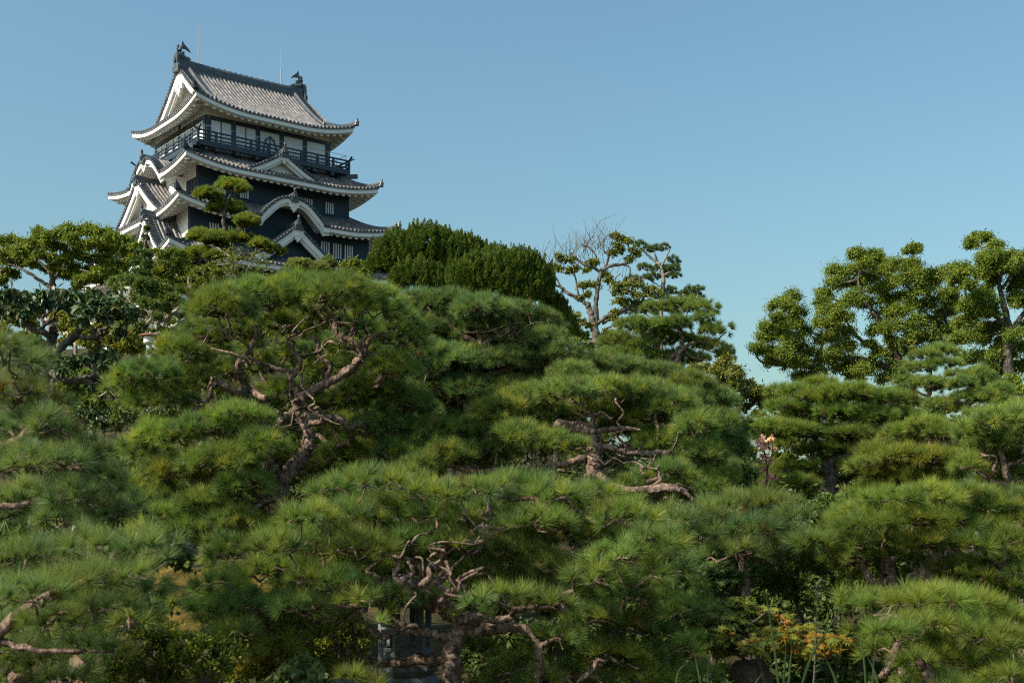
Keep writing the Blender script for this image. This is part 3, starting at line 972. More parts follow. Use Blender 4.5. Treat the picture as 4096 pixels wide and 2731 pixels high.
def broadleaf(label, Y, clumps, trunk, limbs=(), seed=1, leaf=(.09, .045), per=130, sub=9, cols=((.05, .085, .02), (.075, .11, .022)),
              mat='leaf', bark='dark_bark', name='broadleaf_tree', cat='tree', group=None, hang=.15, depth=.9, twig=.008,
              dys=1.2, seg=.3, flat=.6, subr=.42, squash=.75, accents=None, ground=True, crown='crown', jit=.25, tpow=.45, loose=.22):
    """clumps: (px, py, r_px[, dY]); leaves sit on small blobs round each clump"""
    rng = np.random.default_rng(seed)
    path, rad = limb_path(trunk, Y, rng, 7, .1, ground)
    base = path[0].copy()
    th = thing(name, label, cat, base, 0, group)
    mb = MB(); bark_tube(mb, path, rad, rng, 10); mb.build('trunk', M[bark], th, True, base)
    roots = [(path[2:], rad[2:])]
    for lm in limbs:
        lp, lr = limb_path(lm, Y, rng, 6, .2)
        mb = MB(); bark_tube(mb, lp, lr, rng, 8, .12); mb.build('limb', M[bark], th, True, base)
        roots.append((lp, lr))
    VV, QQ, CC, tg, k0 = [], [], [], [], 0
    for cl in clumps:
        px, py, r = cl[:3]; dY = cl[3] if len(cl) > 3 else rng.uniform(-dys, dys)
        yy = Y+dY; c = P(px, py, yy); rm = r/F*yy
        q = unit(rng.normal(0, 1, (sub, 3))); q[:, 2] = np.where(q[:, 2] < -.45, -q[:, 2], q[:, 2])
        bc = c + q*np.array([rm, rm*depth, rm*squash])*(.45+.4*rng.random((sub, 1)))
        br = rm*subr*(.7+.6*rng.random(sub))
        m = max(4, per//sub)
        o = unit(rng.normal(0, 1, (sub, m, 3)) + np.array([0, 0, .35]) + q[:, None]*.5)
        p = bc[:, None] + o*(br[:, None]*(.55+.5*rng.random((sub, m))))[..., None]*np.array([1, 1, squash])
        p = p.reshape(-1, 3); o = o.reshape(-1, 3)
        sc_ = rng.random(len(p)) < loose
        p[sc_] = c + (p[sc_]-c)*rng.uniform(.9, 1.65, (int(sc_.sum()), 1)) + rng.normal(0, rm*.18, (int(sc_.sum()), 3))
        cc = np.repeat(mixcol(sub, rng, cols), m, 0)*LGAIN
        if accents is not None:
            f_, ac = accents
            a_ = rng.random(len(p)) < f_; cc[a_] = mixcol(int(a_.sum()), rng, ac)
        V, Q, C = leaf_quads(p, o, *leaf, rng, cc, hang, flat)
        VV.append(V); QQ.append(Q+k0); CC.append(C); k0 += len(V)
        tg.append(bc)
    mesh(crown, np.concatenate(VV), [np.concatenate(QQ)], M[mat], th, False, np.concatenate(CC), base)
    tw = grow(roots, np.concatenate(tg), rng, seg, jit, twig, tpow, .15, .6)
    if tw: tw.build('branches', M[bark], th, True, base)
    return th

def zc(x0, y0, k):
    """zoomed picture coordinates -> picture coordinates"""
    def f(x, y, *r): return (x0+x/k, y0+y/k) + tuple(r)
    return f
# ---------------------------------------------------------------- the garden's pines
Z5 = zc(175, 262.5, 6.272)
# twisted red pine, left of the middle
pine('large red pine with an exposed twisting trunk and bare crooked limbs below the castle', 13.0,
     [(222,304,34,22),(262,294,36,20),(302,290,38,20),(342,292,36,20),(378,304,30,22),(402,332,26,26),(205,332,26,20),(238,330,22,14,.7),
      (282,322,26,13,.9),(322,318,22,12,.9),(392,366,26,18),(366,326,22,14,.8),(180,352,30,18),(150,371,34,15),(128,378,20,14),(196,378,26,14),(160,396,34,16),
      (240,412,34,13,-.5),(205,425,36,16,-.5),(165,432,34,16),(136,448,22,15),(262,440,26,16,-.6),(222,458,40,18,-.6),(178,470,36,18),(150,486,26,16),
      (245,482,32,16,-.5),(205,500,34,16),(170,512,26,14),(238,516,28,14),(150,500,28,16),(188,522,28,14),(215,524,26,14),(150,530,24,12),(250,532,22,12),(180,535,24,12),(372,388,34,16,.6),(405,402,30,18,.6),(380,425,34,18,.7),(345,420,22,12,1.0),(350,450,30,16,1.0),(400,448,30,16,.6),(255,362,24,14,1.6),(300,352,26,14,1.8),(335,362,24,14,1.7),(285,388,24,13,1.5),(325,402,24,13,1.6),(262,400,20,12,1.4),(350,396,22,12,1.4),(345,345,22,12,1.7),(225,372,22,12,1.5),(330,432,24,13,1.5),(270,455,22,12,1.4),(325,465,22,12,1.5),(210,345,22,12,1.5)],
     [Z5(640,1560,7.0),Z5(650,1440,6.8),Z5(705,1320,6.4),Z5(800,1210,5.8),Z5(840,1130,5.2),Z5(822,1040,4.4),Z5(775,965,3.8)],
     [[Z5(690,1360,4.4),Z5(630,1330,4.6),Z5(605,1280,4.2)],
      [Z5(640,1480,2.4,-.1),Z5(560,1490,2.0,-.2),Z5(500,1545,1.6,-.3)],
      [Z5(775,965,2.8),Z5(760,890,3.2),Z5(790,850,3.4),Z5(900,790,3.2),Z5(1040,710,3.2),Z5(1130,640,3.2),Z5(1185,565,3.0),Z5(1110,495,2.3),Z5(1015,440,2.2),Z5(1000,360,1.8),Z5(950,295,1.5)],
      [Z5(770,900,2.8),Z5(700,970,2.8),Z5(640,1010,2.4)],
      [Z5(790,850,2.6),Z5(745,780,2.4),Z5(700,690,1.9),Z5(600,650,1.6),Z5(490,620,1.2)],
      [Z5(735,715,2.0),Z5(790,620,2.0),Z5(745,560,1.8),Z5(710,500,1.6)],
      [Z5(935,760,2.2),Z5(975,650,2.0),Z5(905,590,1.7),Z5(895,500,1.4),Z5(860,460,1.0)],
      [Z5(840,1010,2.4),Z5(900,1000,2.6),Z5(990,965,2.6)],
      [Z5(605,1280,3.0,.3),Z5(520,1000,3.2,.4),Z5(450,870,3.0,.3),Z5(432,740,3.0,.2),Z5(395,650,2.4),Z5(460,560,2.0),Z5(500,480,1.8),Z5(512,390,1.4)],
      [Z5(450,870,2.6,.3),Z5(370,800,2.6),Z5(270,755,2.2),Z5(220,810,1.6),Z5(190,890,1.4),Z5(100,920,1.0)],
      [Z5(480,800,2.4,.3),Z5(530,840,2.6,-.1),Z5(575,855,2.4,-.2)],
      [Z5(1185,565,2.2),Z5(1220,480,1.9),Z5(1300,440,1.2)],[Z5(1190,560,1.8),Z5(1300,590,1.5),Z5(1370,620,1.1)]],
     fillers=1, fdY=(.5,1.3), limb_k=1.42, twig=.0034, trunk_k=1.22, web=26, seed=11, n=64, group='red pines of the lower garden')
# broad pine behind it
Z6 = zc(350, 200, 5.88)
pine('dense bluish green pine mass rising behind the bare-limbed pine, under the junipers', 17.0,
     [(420,300,24,13),(448,300,28,14),(482,306,30,14),(515,312,28,13),(540,318,22,12),(395,318,28,16),(430,326,34,17),(470,332,34,17),(510,336,34,16),(545,338,26,14),(562,352,22,13),
      (415,352,36,18),(455,358,36,18),(498,362,36,18),(538,362,34,17),(572,372,26,14),(430,384,36,18),(472,390,36,18),(515,388,36,16),(400,392,26,18),(265,328,26,12),(300,334,28,12),(335,336,28,13),(355,350,24,13),(240,338,22,12),(290,352,24,12),(320,362,24,12),(415,412,30,16),(455,416,36,16),(560,388,28,14),(380,340,22,16)],
     [(470,440,7),(468,410,6),(474,375,5),(480,345,4),(478,322,3)],
     [[(470,405,4),(440,390,3),(415,375,2)],[(474,380,4),(510,368,3),(545,360,2)],[(480,345,3),(450,325,2.2),(430,315,1.5)],[(480,345,3),(510,328,2)]],
     fillers=2, web=6, seed=12, n=52, cols=np.array([(.042,.088,.034),(.052,.098,.034),(.064,.106,.034),(.038,.078,.038)]), group='red pines of the lower garden')
pine('spreading pine with pale green tips sloping down behind the flat-topped pine', 18.0,
     [(592,362,24,12),(622,366,28,13),(655,372,28,13),(690,382,26,13),(715,398,26,14),(600,384,30,14),(640,390,34,15),(680,400,32,15),(712,420,30,16),(725,445,26,16),(700,450,24,15),(735,470,22,14),(570,380,24,13)],
     [(650,450,6),(648,420,5),(655,395,4),(650,378,3)], [[(650,415,3.2),(690,405,2.4),(712,412,1.6)],[(652,400,3),(615,382,2)]],
     fillers=2, seed=13, n=50, cols=np.array([(.042,.088,.036),(.052,.098,.036),(.066,.108,.034)]), group='red pines of the lower garden')
# flat-topped pine in the middle
Z7 = zc(400, 350, 7.237)
pine('flat-topped pine with a long level limb to the left and bare stub to the right', 13.5,
     [(500,406,26,13),(530,396,30,15),(566,389,32,14),(602,387,32,14),(638,392,30,15),(670,404,28,16),(694,424,24,16),(545,412,26,12,.6),(585,408,28,10,.7),(640,412,30,13,.6),(520,432,26,14,-.6),
      (478,424,26,14),(440,430,30,14),(412,440,22,14),(450,450,32,13),(495,446,22,12),(555,438,18,13,-.8),(576,440,14,10,-.9),(420,462,24,12),(660,440,30,15,.5),(700,452,28,16),(720,474,22,16),(665,470,32,14,-.5),(700,484,32,15),(640,478,22,12,-.6),(730,500,22,14),(615,425,24,10,1.2)],
     [Z7(1400,960,5.0),Z7(1410,860,4.8),Z7(1410,760,4.6),Z7(1400,680,4.4),Z7(1390,600,4.0),Z7(1330,560,3.8),Z7(1220,550,3.4),Z7(1120,525,2.6)],
     [[Z7(1390,780,3.0),Z7(1300,790,2.9),Z7(1150,830,2.8),Z7(1000,850,2.6),Z7(850,855,2.4),Z7(700,870,2.3),Z7(560,880,2.2),Z7(420,850,2.0),Z7(320,800,1.4)],
      [Z7(1400,690,3.0),Z7(1500,700,2.6),Z7(1650,740,2.4),Z7(1800,745,2.3),Z7(1960,740,2.0)],
      [Z7(1420,850,2.6,.2),Z7(1520,800,2.2,.2),Z7(1640,780,1.6,.3),Z7(1740,820,1.0,.3)],
      [Z7(1410,590,2.2),Z7(1500,570,2.0),Z7(1620,560,1.6),Z7(1740,575,1.1)],
      [Z7(1390,560,2.2),Z7(1400,480,1.6),Z7(1460,450,1.2),Z7(1530,500,1.0)],
      [Z7(1430,900,2.6,0),Z7(1540,970,2.5,-.6),Z7(1650,1010,2.4,-1.0),Z7(1800,1000,2.6,-1.1),Z7(1950,985,2.2,-1.2),Z7(2080,1020,1.6,-1.2)],
      [Z7(1380,900,2.2,-.1),Z7(1300,930,1.6,-.2)]],
     fillers=2, fdY=(.5,1.2), trunk_k=1.6, limb_k=1.35, web=7, web_len=.6, seed=14, n=62, group='red pines of the lower garden')
# near pine
Z3 = zc(250, 475, 5.88)
pine('foreground pine spreading wide in front, crooked trunk beside the stone lantern', 8.6,
     [(342,488,34,16),(372,476,34,14),(405,472,26,13),(438,488,34,13),(478,485,36,13),(515,481,36,13),(552,492,34,13),(592,492,34,15),(625,512,34,18),(655,536,30,18),(308,512,30,15),
      (345,510,42,18,.0),(395,500,36,15),(440,512,38,15),(490,508,38,16),(535,516,38,16),(580,526,38,17),(620,550,38,18),(665,562,28,16),(272,542,28,15),(310,535,40,18),(360,542,40,16,-.2),
      (410,536,38,14),(455,540,36,13),(505,548,36,15),(548,560,36,16),(598,572,38,17),(650,590,34,18),(230,548,28,18),(270,566,38,18),(318,572,36,15),(215,580,28,18),(250,600,38,18),(300,600,28,12,-.3),(200,608,20,14),
      (505,590,30,14,-.5),(478,596,20,12,-.6),(545,598,32,14,-.4),(590,612,32,16),(635,622,36,16),(680,604,20,14),(560,630,26,12),(610,650,36,16,.3),(655,652,30,16),(235,625,28,13),(665,680,26,14),(520,655,22,12,.3),(540,675,26,12),(350,668,16,9,-.8),(375,680,18,8,-.8),(400,566,24,7,.2),(372,560,24,9,.2),(438,566,24,9,.1),(470,572,20,9,.2),(345,575,26,11,-.2),(420,552,26,8,.3),(490,570,22,10,.2),(575,588,26,12,.2),(530,575,24,11,.3),(480,640,22,10,.6),(505,668,24,10,.5),(575,665,26,12,.5),(610,678,28,12,.4),(225,615,28,13),(260,622,28,12),(300,618,26,12),(285,637,26,12,.2),(210,632,20,11),(240,590,28,14,.2),(378,613,12,8,-.5),(352,596,20,9,-.3),(366,590,14,7,-.5),(312,565,30,13,1.3),(335,586,24,10,1.2),(295,587,26,12,1.3),(326,548,28,12,1.2),(395,588,20,8,-.2),(430,590,16,7,-.1),(640,670,26,14,.3),(275,645,24,12,.3),(340,612,18,9,-.2),(325,625,16,8,.2),(690,640,20,14,.2),(700,670,22,14,.3)],  # the rearmost pads are added to keep the sun off the lantern
     [Z3(1180,1260,8.4),Z3(1190,1150,8.2),Z3(1185,1050,7.8),Z3(1210,950,7.6),Z3(1235,890,7.0),Z3(1210,800,6.0),Z3(1120,740,5.2),Z3(1040,680,4.4),Z3(990,620,3.4)],
     [[Z3(1180,960,3.2),Z3(1100,930,3.0),Z3(1000,920,2.8),Z3(880,895,2.8),Z3(790,945,2.6),Z3(700,900,2.4),Z3(640,850,2.0),Z3(590,830,1.4)],
      [Z3(1180,830,4.2,.1),Z3(1080,770,4.0,.3),Z3(960,720,3.6,.4),Z3(860,690,3.0,.4),Z3(760,720,2.4,.3),Z3(620,770,2.4,.2),Z3(500,770,2.0,.2)],
      [Z3(1040,680,3.0),Z3(960,640,2.6),Z3(860,645,2.4),Z3(720,635,2.0),Z3(560,625,1.6),Z3(440,560,1.2)],
      [Z3(1230,880,5.0),Z3(1340,900,5.4),Z3(1440,890,4.6),Z3(1540,890,3.6),Z3(1640,920,2.6),Z3(1710,990,1.9),Z3(1790,960,1.3)],
      [Z3(1240,850,3.2,-.1),Z3(1330,820,3.0,-.2),Z3(1440,850,2.6,-.2),Z3(1540,830,2.2,-.2)],
      [Z3(1190,1090,3.4,.3),Z3(1050,1085,3.8,.5),Z3(900,1095,3.4,.6),Z3(740,1105,2.6,.7),Z3(620,1110,2.0,.8)],
      [Z3(990,620,2.4),Z3(1010,560,2.0),Z3(960,500,1.6),Z3(880,480,1.2)],[Z3(1040,680,2.2),Z3(1120,590,1.9),Z3(1180,540,1.4)],
      [Z3(860,640,2.0,.1),Z3(740,590,1.7),Z3(690,560,1.4),Z3(760,500,1.2),Z3(790,440,.9)],
      [Z3(1190,700,2.0,-.2),Z3(1240,600,1.5,-.2),Z3(1380,540,1.2,-.2)],
      [Z3(900,650,2.0,-.3),Z3(850,580,1.8,-.3),Z3(880,520,1.5,-.3),Z3(840,480,1.0,-.3)],[Z3(1000,640,2.2,-.3),Z3(1060,600,2.0,-.35),Z3(1050,540,1.7,-.35),Z3(1120,500,1.2,-.3)],
      [Z3(950,700,2.2,-.25),Z3(900,620,1.8,-.3),Z3(960,570,1.6,-.3),Z3(930,500,1.1,-.3)],[Z3(1120,740,2.4,-.25),Z3(1160,680,2.2,-.3),Z3(1100,640,1.9,-.3),Z3(1170,570,1.5,-.3),Z3(1150,500,1.0,-.3)],
      [Z3(780,720,2.0,-.2),Z3(700,740,1.7,-.25),Z3(680,790,1.4,-.25),Z3(630,800,1.0,-.25)],[Z3(1000,920,1.8,-.2),Z3(960,880,1.5,-.25),Z3(890,905,1.3,-.25)]],
     fillers=2, fdY=(.3,.9), limb_k=1.5, twig=.0032, trunk_k=1.12, web=10, web_len=.36, seed=15, n=74, spacing=.135, L=.108, width=.0036, group='red pines of the lower garden')
# two close pines at the left edge
pine('soft blue-green pine reaching in at the left edge, level with the garden lamp', 7.6,
     [(-12,342,34,18),(16,354,28,18),(4,385,40,22),(32,394,28,18),(54,420,28,20),(28,425,44,20),(88,446,28,20),(50,455,44,20),(10,460,36,20),(105,478,26,18),(70,490,38,18),(25,492,40,18),(110,505,22,14),(130,500,18,12),(60,510,30,14),(0,505,30,16)],
     [(-40,640,9),(-38,560,8.5),(-30,500,8),(-10,462,6.5),(18,440,5)],
     [[(-30,500,4),(5,506,3.4),(40,500,3),(72,492,2.2)],[(-20,470,4),(30,463,5.5),(58,466,4.5),(85,470,2.4)],[(18,440,3.5),(40,415,2.6),(50,395,1.8)]],
     fillers=1, seed=16, n=70, spacing=.125, L=.105, width=.0034, cols=np.array([(.044,.086,.040),(.052,.094,.040),(.060,.100,.036)]), group='red pines of the lower garden')
pine('dark close pine filling the bottom left corner, in front of the azaleas', 6.2,
     [(95,538,34,16),(140,540,28,14),(58,548,36,18),(20,552,36,18),(118,566,36,18),(75,575,44,18),(28,585,42,18),(148,582,20,14),(105,600,38,16),(55,612,42,18),(10,618,34,18),(130,612,22,12),(85,636,26,12),(30,648,38,14),(0,664,26,14),(60,668,24,10),(15,640,24,12),(115,640,18,9),(165,548,18,12)],
     [(-30,760,10),(-28,690,9),(-8,640,7),(25,610,5.5),(60,590,4)],
     [[(25,610,4),(70,612,3),(110,606,2)],[(60,590,3),(100,575,2.4),(130,562,1.6)],[(-8,640,4),(40,650,3),(85,650,2)]],
     fillers=1, seed=17, n=74, spacing=.13, L=.105, width=.003, cols=np.array([(.040,.080,.034),(.050,.094,.034),(.062,.104,.032)]), group='red pines of the lower garden')
# the layered pines on the right
R1 = zc(725, 225, 5.70)
pine('layered pine in flat tiers over a dark leaning trunk with a reddish flared foot', 20.0,
     [(845,391,30,10),(872,394,24,9),(818,394,22,8),(797,389,20,8),(820,380,16,6),(895,398,24,9),(785,404,20,8),(808,410,26,8),(840,411,30,9),(872,414,28,9),(900,414,22,8),(770,424,22,8),(795,428,24,8),(822,430,26,8),(852,431,28,9),(882,434,24,8),
      (815,447,22,8),(848,447,24,8),(768,432,18,7),(854,460,16,7),(812,462,10,4,-.3),(870,448,22,8),(790,466,20,8),(800,480,20,8),(775,478,16,8)],
     [R1(560,1580,5.2),R1(585,1530,4.6),R1(597,1440,4.0),R1(590,1370,3.6),R1(635,1330,2.8),R1(690,1290,2.2),R1(720,1240,1.8)],
     [[R1(585,1370,2.2),R1(545,1350,1.8),R1(500,1325,1.4),R1(505,1280,1.4),R1(530,1250,1.3),R1(570,1262,1.0)],
      [R1(600,1545,2.4),R1(660,1500,2.2),R1(720,1480,2.2),R1(820,1495,2.0)],
      [R1(640,1330,1.8),R1(700,1375,1.4),R1(760,1360,1.2)],
      [R1(700,1280,1.6,.3),R1(640,1190,1.5,.4),R1(540,1130,1.3,.4),R1(450,1090,1.0,.4)],
      [R1(720,1240,1.6,.4),R1(760,1130,1.4,.4),R1(700,1050,1.1,.5),R1(640,990,.9,.4)],
      [R1(560,1570,3,-.1),R1(545,1545,3.4,-.3),R1(540,1560,2.4,-.45)]],
     fillers=1, fdY=(.6,1.4), trunk_k=1.75, limb_k=1.45, seed=18, n=46, L=.13, spacing=.13, width=.005, bark='dark_bark', depth=.95, group='red pines at the right', cols=np.array([(.050,.098,.022),(.064,.114,.022),(.078,.122,.024)])*0.88)
pine('tall thin pine of stacked tiers rising in front of the camphor trees', 27.0,
     [(940,348,16,6),(925,353,16,6),(955,352,10,6),(918,366,18,6),(942,362,20,6),(955,372,12,5),(905,378,12,6),(925,382,24,7),(945,386,16,6),(900,390,16,6),(915,404,20,7),(940,402,18,7),(900,412,14,6),(925,414,20,6),(952,410,12,6)],
     [R1(1160,1220,3.0),R1(1165,1080,2.6),R1(1160,1000,2.6),R1(1170,920,2.0),R1(1175,800,1.5),R1(1190,720,1.0)],
     [[R1(1165,980,1.4),R1(1090,945,1.2),R1(1040,930,.8)],[R1(1165,1080,1.8),R1(1220,1030,1.2),R1(1270,990,.8)],[R1(1170,900,1.2),R1(1230,880,.8)]],
     seed=19, n=40, L=.13, spacing=.14, width=.006, group='red pines at the right')
pine('small dark pine with a forked grey stem beside the tall tiered pine', 26.0,
     [(975,374,18,9),(962,382,16,8),(988,380,16,9),(1000,388,14,8),(965,396,16,8),(985,395,18,8),(1003,400,12,7),(958,406,14,6),(978,410,16,6)],
     [R1(1395,1180,2.4),R1(1390,1090,2.2),R1(1385,1020,1.9),R1(1390,930,1.5),R1(1400,870,1.1)],
     [[R1(1385,1020,1.4),R1(1440,1000,1.1),R1(1500,960,.7)],[R1(1385,1010,1.3),R1(1320,1010,1.0),R1(1290,1000,.7)]],
     seed=20, n=40, L=.13, spacing=.14, width=.006, bark='dark_bark', group='red pines at the right')
Z8 = zc(800, 400, 10.456)
pine('wide low pine with yellowish mounds left of the far right pine', 15.5,
     [(925,424,26,10),(905,430,22,9),(948,430,22,9),(965,440,16,9),(880,448,24,9),(905,452,28,10),(935,454,28,10),(960,458,20,9),(868,462,20,8),(890,470,26,9),(920,474,28,9),(948,476,22,9),(885,484,28,9),(915,490,30,9),(945,490,24,9),(870,492,22,8)],
     [(925,520,4.5),(924,495,4),(927,470,3.4),(930,450,2.6),(930,436,1.8)],
     [[(925,470,2.4),(900,463,1.8),(884,458,1.2)],[(928,466,2),(946,458,2.0),(956,448,1.8),(960,441,1.2)],[(930,450,1.6),(955,446,1.2)]],
     fillers=2, limb_k=1.3, web=4, web_len=.5, seed=21, n=52, L=.115, spacing=.12, width=.0044, group='red pines at the right', cols=np.array([(.060,.105,.020),(.078,.120,.022),(.088,.126,.024),(.052,.096,.026)])*0.90)
pine('tall rounded pine at the right edge with gnarled dark branching inside', 13.0,
     [(1000,416,30,13),(1022,410,22,13),(978,428,26,14),(1005,436,32,14),(1028,432,20,14),(985,448,24,12),(1012,456,26,12),(970,460,18,11),(1000,474,26,12),(1025,474,18,12),(1010,492,20,11)],
     [(1020,560,5),(1018,520,4.6),(1012,490,4),(1005,468,3.2),(1000,445,2.4)],
     [[(1012,490,2.6),(985,476,2.0),(975,468,1.4)],[(1005,466,2.4),(1025,458,1.8),(1035,450,1.3)],[(1000,445,1.6),(985,440,1.2)]],
     fillers=1, limb_k=1.2, web=4, web_len=.45, seed=22, n=58, L=.12, spacing=.12, width=.0042, group='red pines at the right')
Z4 = zc(625, 475, 5.895)
pine('broad bright pine at the right with a sawn upright stub on its lowest limb', 10.4,
     [(862,508,32,12),(895,493,32,11),(930,492,32,12),(962,490,30,12),(992,502,32,14),(1018,512,24,14),(836,526,24,11),(868,520,34,12),(910,516,36,13),(950,518,36,13),(985,526,32,13),(1015,534,24,13),(815,540,22,11),(848,538,32,12),(888,538,32,11),(930,540,32,11),(968,540,28,11),(1000,552,26,12),(862,552,20,9),(838,552,20,9),(975,572,26,10),(1005,582,24,11),(950,560,22,9),(1020,566,20,10),(900,553,24,9)],
     [(905,640,6),(906,600,6),(918,578,5.4),(934,562,5),(955,552,4)],
     [[Z4(1580,680,4.4),Z4(1565,620,4.2),Z4(1548,540,4.0),Z4(1550,490,5.6)],
      [Z4(1660,640,4.0),Z4(1740,560,4.2),Z4(1850,490,3.4),Z4(2000,450,2.8),Z4(2100,480,2.0)],
      [Z4(1560,500,2.4,.1),Z4(1640,470,2.2,.2),Z4(1720,440,1.8,.2)],[Z4(1480,640,3.0),Z4(1410,560,3.0),Z4(1370,470,2.6),Z4(1300,440,1.6)],
      [Z4(2190,530,3.4,-.3),Z4(2250,480,3.0,-.3)]],
     fillers=2, trunk_k=1.2, limb_k=1.4, seed=23, n=66, L=.105, spacing=.128, width=.0038, bark='pine_bark', group='red pines at the right', cols=np.array([(.052,.100,.022),(.066,.116,.022),(.080,.124,.024),(.046,.092,.028)])*0.86)
pine('low bright pine in the bottom right corner with scaly bare limbs underneath', 8.2,
     [(878,598,28,10),(905,594,24,9),(935,592,30,11),(968,598,30,12),(1000,610,26,13),(895,624,28,10),(925,616,30,10),(955,618,32,12),(985,630,34,13),(1015,640,24,13),(885,640,18,10),(915,655,24,11),(945,648,30,12),(975,656,32,12),(1005,668,28,13),(935,678,28,11),(968,684,28,10)],
     [(960,760,7),(955,715,6.5),(940,690,6),(925,668,5),(915,655,4)],
     [[Z4(1520,1190,3.2),Z4(1560,1120,3.2),Z4(1600,1030,3.0),Z4(1620,970,2.2)],[Z4(1820,1190,3.0),Z4(1760,1120,3.0),Z4(1710,1080,2.6)],
      [Z4(1500,850,2.0),Z4(1620,830,2.2),Z4(1740,880,2.0),Z4(1860,870,1.4)],[(945,700,3.6),(975,690,2.8),(1005,684,2)]],
     fillers=2, limb_k=1.35, seed=24, n=72, L=.105, spacing=.128, width=.0034, group='red pines at the right', cols=np.array([(.052,.100,.024),(.064,.114,.024),(.078,.122,.026)])*0.86)
pine('shaded blue-green pine in the middle right, fallen grey deadwood in its branches', 10.6,
     [(705,510,26,12),(735,498,24,12),(765,498,26,13),(790,512,20,12),(720,528,28,13),(755,524,30,14),(785,534,22,13),(690,530,20,12),(740,548,28,13),(700,575,18,10),(772,552,24,13),(800,535,22,12),(815,555,18,10),(715,550,22,11),(800,548,18,10),(680,512,18,11)],
     [(748,640,5),(746,590,4.6),(742,560,4),(738,535,3)],
     [[Z4(60,85,3.0,-.1),Z4(160,90,3.2,-.1),Z4(250,80,3.0,-.2),Z4(330,90,2.2,-.2)],[(742,560,2.4),(715,540,1.8),(700,525,1.2)],[(742,556,2.4),(768,540,1.6)],
      [Z4(330,90,2.0,-.2),Z4(390,130,1.6,-.2),Z4(420,180,1.2,-.2)]],
     fillers=2, seed=26, n=62, L=.12, spacing=.135, width=.0038, cols=np.array([(.040,.082,.034),(.050,.094,.034),(.060,.100,.032)]), group='red pines at the right')
# upper pines against the sky
pine('round-headed pine on the skyline, left of the sky gap', 27.0,
     [(656,306,16,7),(678,303,18,7),(697,306,15,7),(633,322,17,8),(654,325,18,8),(676,322,18,8),(703,316,13,7),(712,328,13,7),(617,338,16,8),(640,342,20,8),(663,336,17,8),(684,337,16,7),(700,340,12,6),(630,353,20,8),(655,356,20,8),(680,352,14,7),(612,352,14,7),(645,366,20,7),(666,368,16,6),(700,356,12,6),(724,351,10,6),(717,342,9,5)],
     [(668,410,4),(668,385,3.6),(672,368,3.2),(680,352,2.6),(682,338,2),(678,322,1.5)],
     [[Z6(1870,940,2.4),Z6(1960,870,2.0),Z6(2040,830,1.5),Z6(2140,840,.9)],[Z6(1890,960,2.2),Z6(1780,960,1.8),Z6(1680,920,1.2)],[Z6(1820,900,1.8),Z6(1800,830,1.6),Z6(1780,760,1.1)],
      [Z6(1960,870,1.6),Z6(2010,920,1.2),Z6(2100,940,.9)],[Z6(2110,860,1.0),Z6(2180,800,.7),Z6(2215,770,.5)]],
     fillers=1, fdY=(.5,1.3), seed=27, n=40, L=.14, spacing=.15, width=.006, jit=.3, group='pines on the skyline', cols=np.array([(.042,.086,.024),(.054,.098,.024),(.064,.106,.026)]))
pine('thin dark pine with separate small pads standing behind the half-bare tree', 44.0,
     [Z6(1710,250,6,5),Z6(1745,285,6,4),Z6(1790,285,8,4.5),Z6(1850,275,6,5),Z6(1895,345,6,5),Z6(1930,370,5,4),Z6(1830,400,11,5),Z6(1900,400,8,5),Z6(1730,390,8,4.5),Z6(1870,435,9,5),Z6(1920,440,6,4),Z6(1660,465,9,5),Z6(1740,455,8,4),Z6(1790,440,8,4),
      Z6(1885,530,7,6),Z6(1850,570,6,5),Z6(1650,490,7,4),Z6(2000,530,9,5),Z6(2050,520,7,5),Z6(1960,550,6,4),Z6(2030,560,8,4),Z6(1690,640,12,6),Z6(1640,630,8,5),Z6(2220,880,7,6),Z6(2180,910,7,5),Z6(2240,925,5,4)],
     [(661,372,2.6),Z6(1830,600,2.3),Z6(1838,520,2.2),Z6(1842,450,2.0),Z6(1820,380,1.6),Z6(1760,330,1.2),Z6(1720,290,.8)],
     [[Z6(1830,390,1.2),Z6(1860,330,.9),Z6(1880,290,.6)],[Z6(1835,540,1.2),Z6(1920,545,.9),Z6(2010,535,.6)],[Z6(1820,380,1.0),Z6(1790,310,.8)],[Z6(1840,440,1.2),Z6(1890,420,.9)],[Z6(1830,600,1.2,.5),Z6(1960,700,1.2,.6),Z6(2080,860,1.0,.6),Z6(2170,900,.8,.6)]],
     seed=28, n=34, L=.13, spacing=.17, width=.010, dys=.6, bark='pale_bark', group='pines on the skyline', yellow=.0, cols=np.array([(.030,.060,.026),(.038,.070,.026)]), jit=.2, twig=.004)
Z9 = zc(100, 125, 10.453)
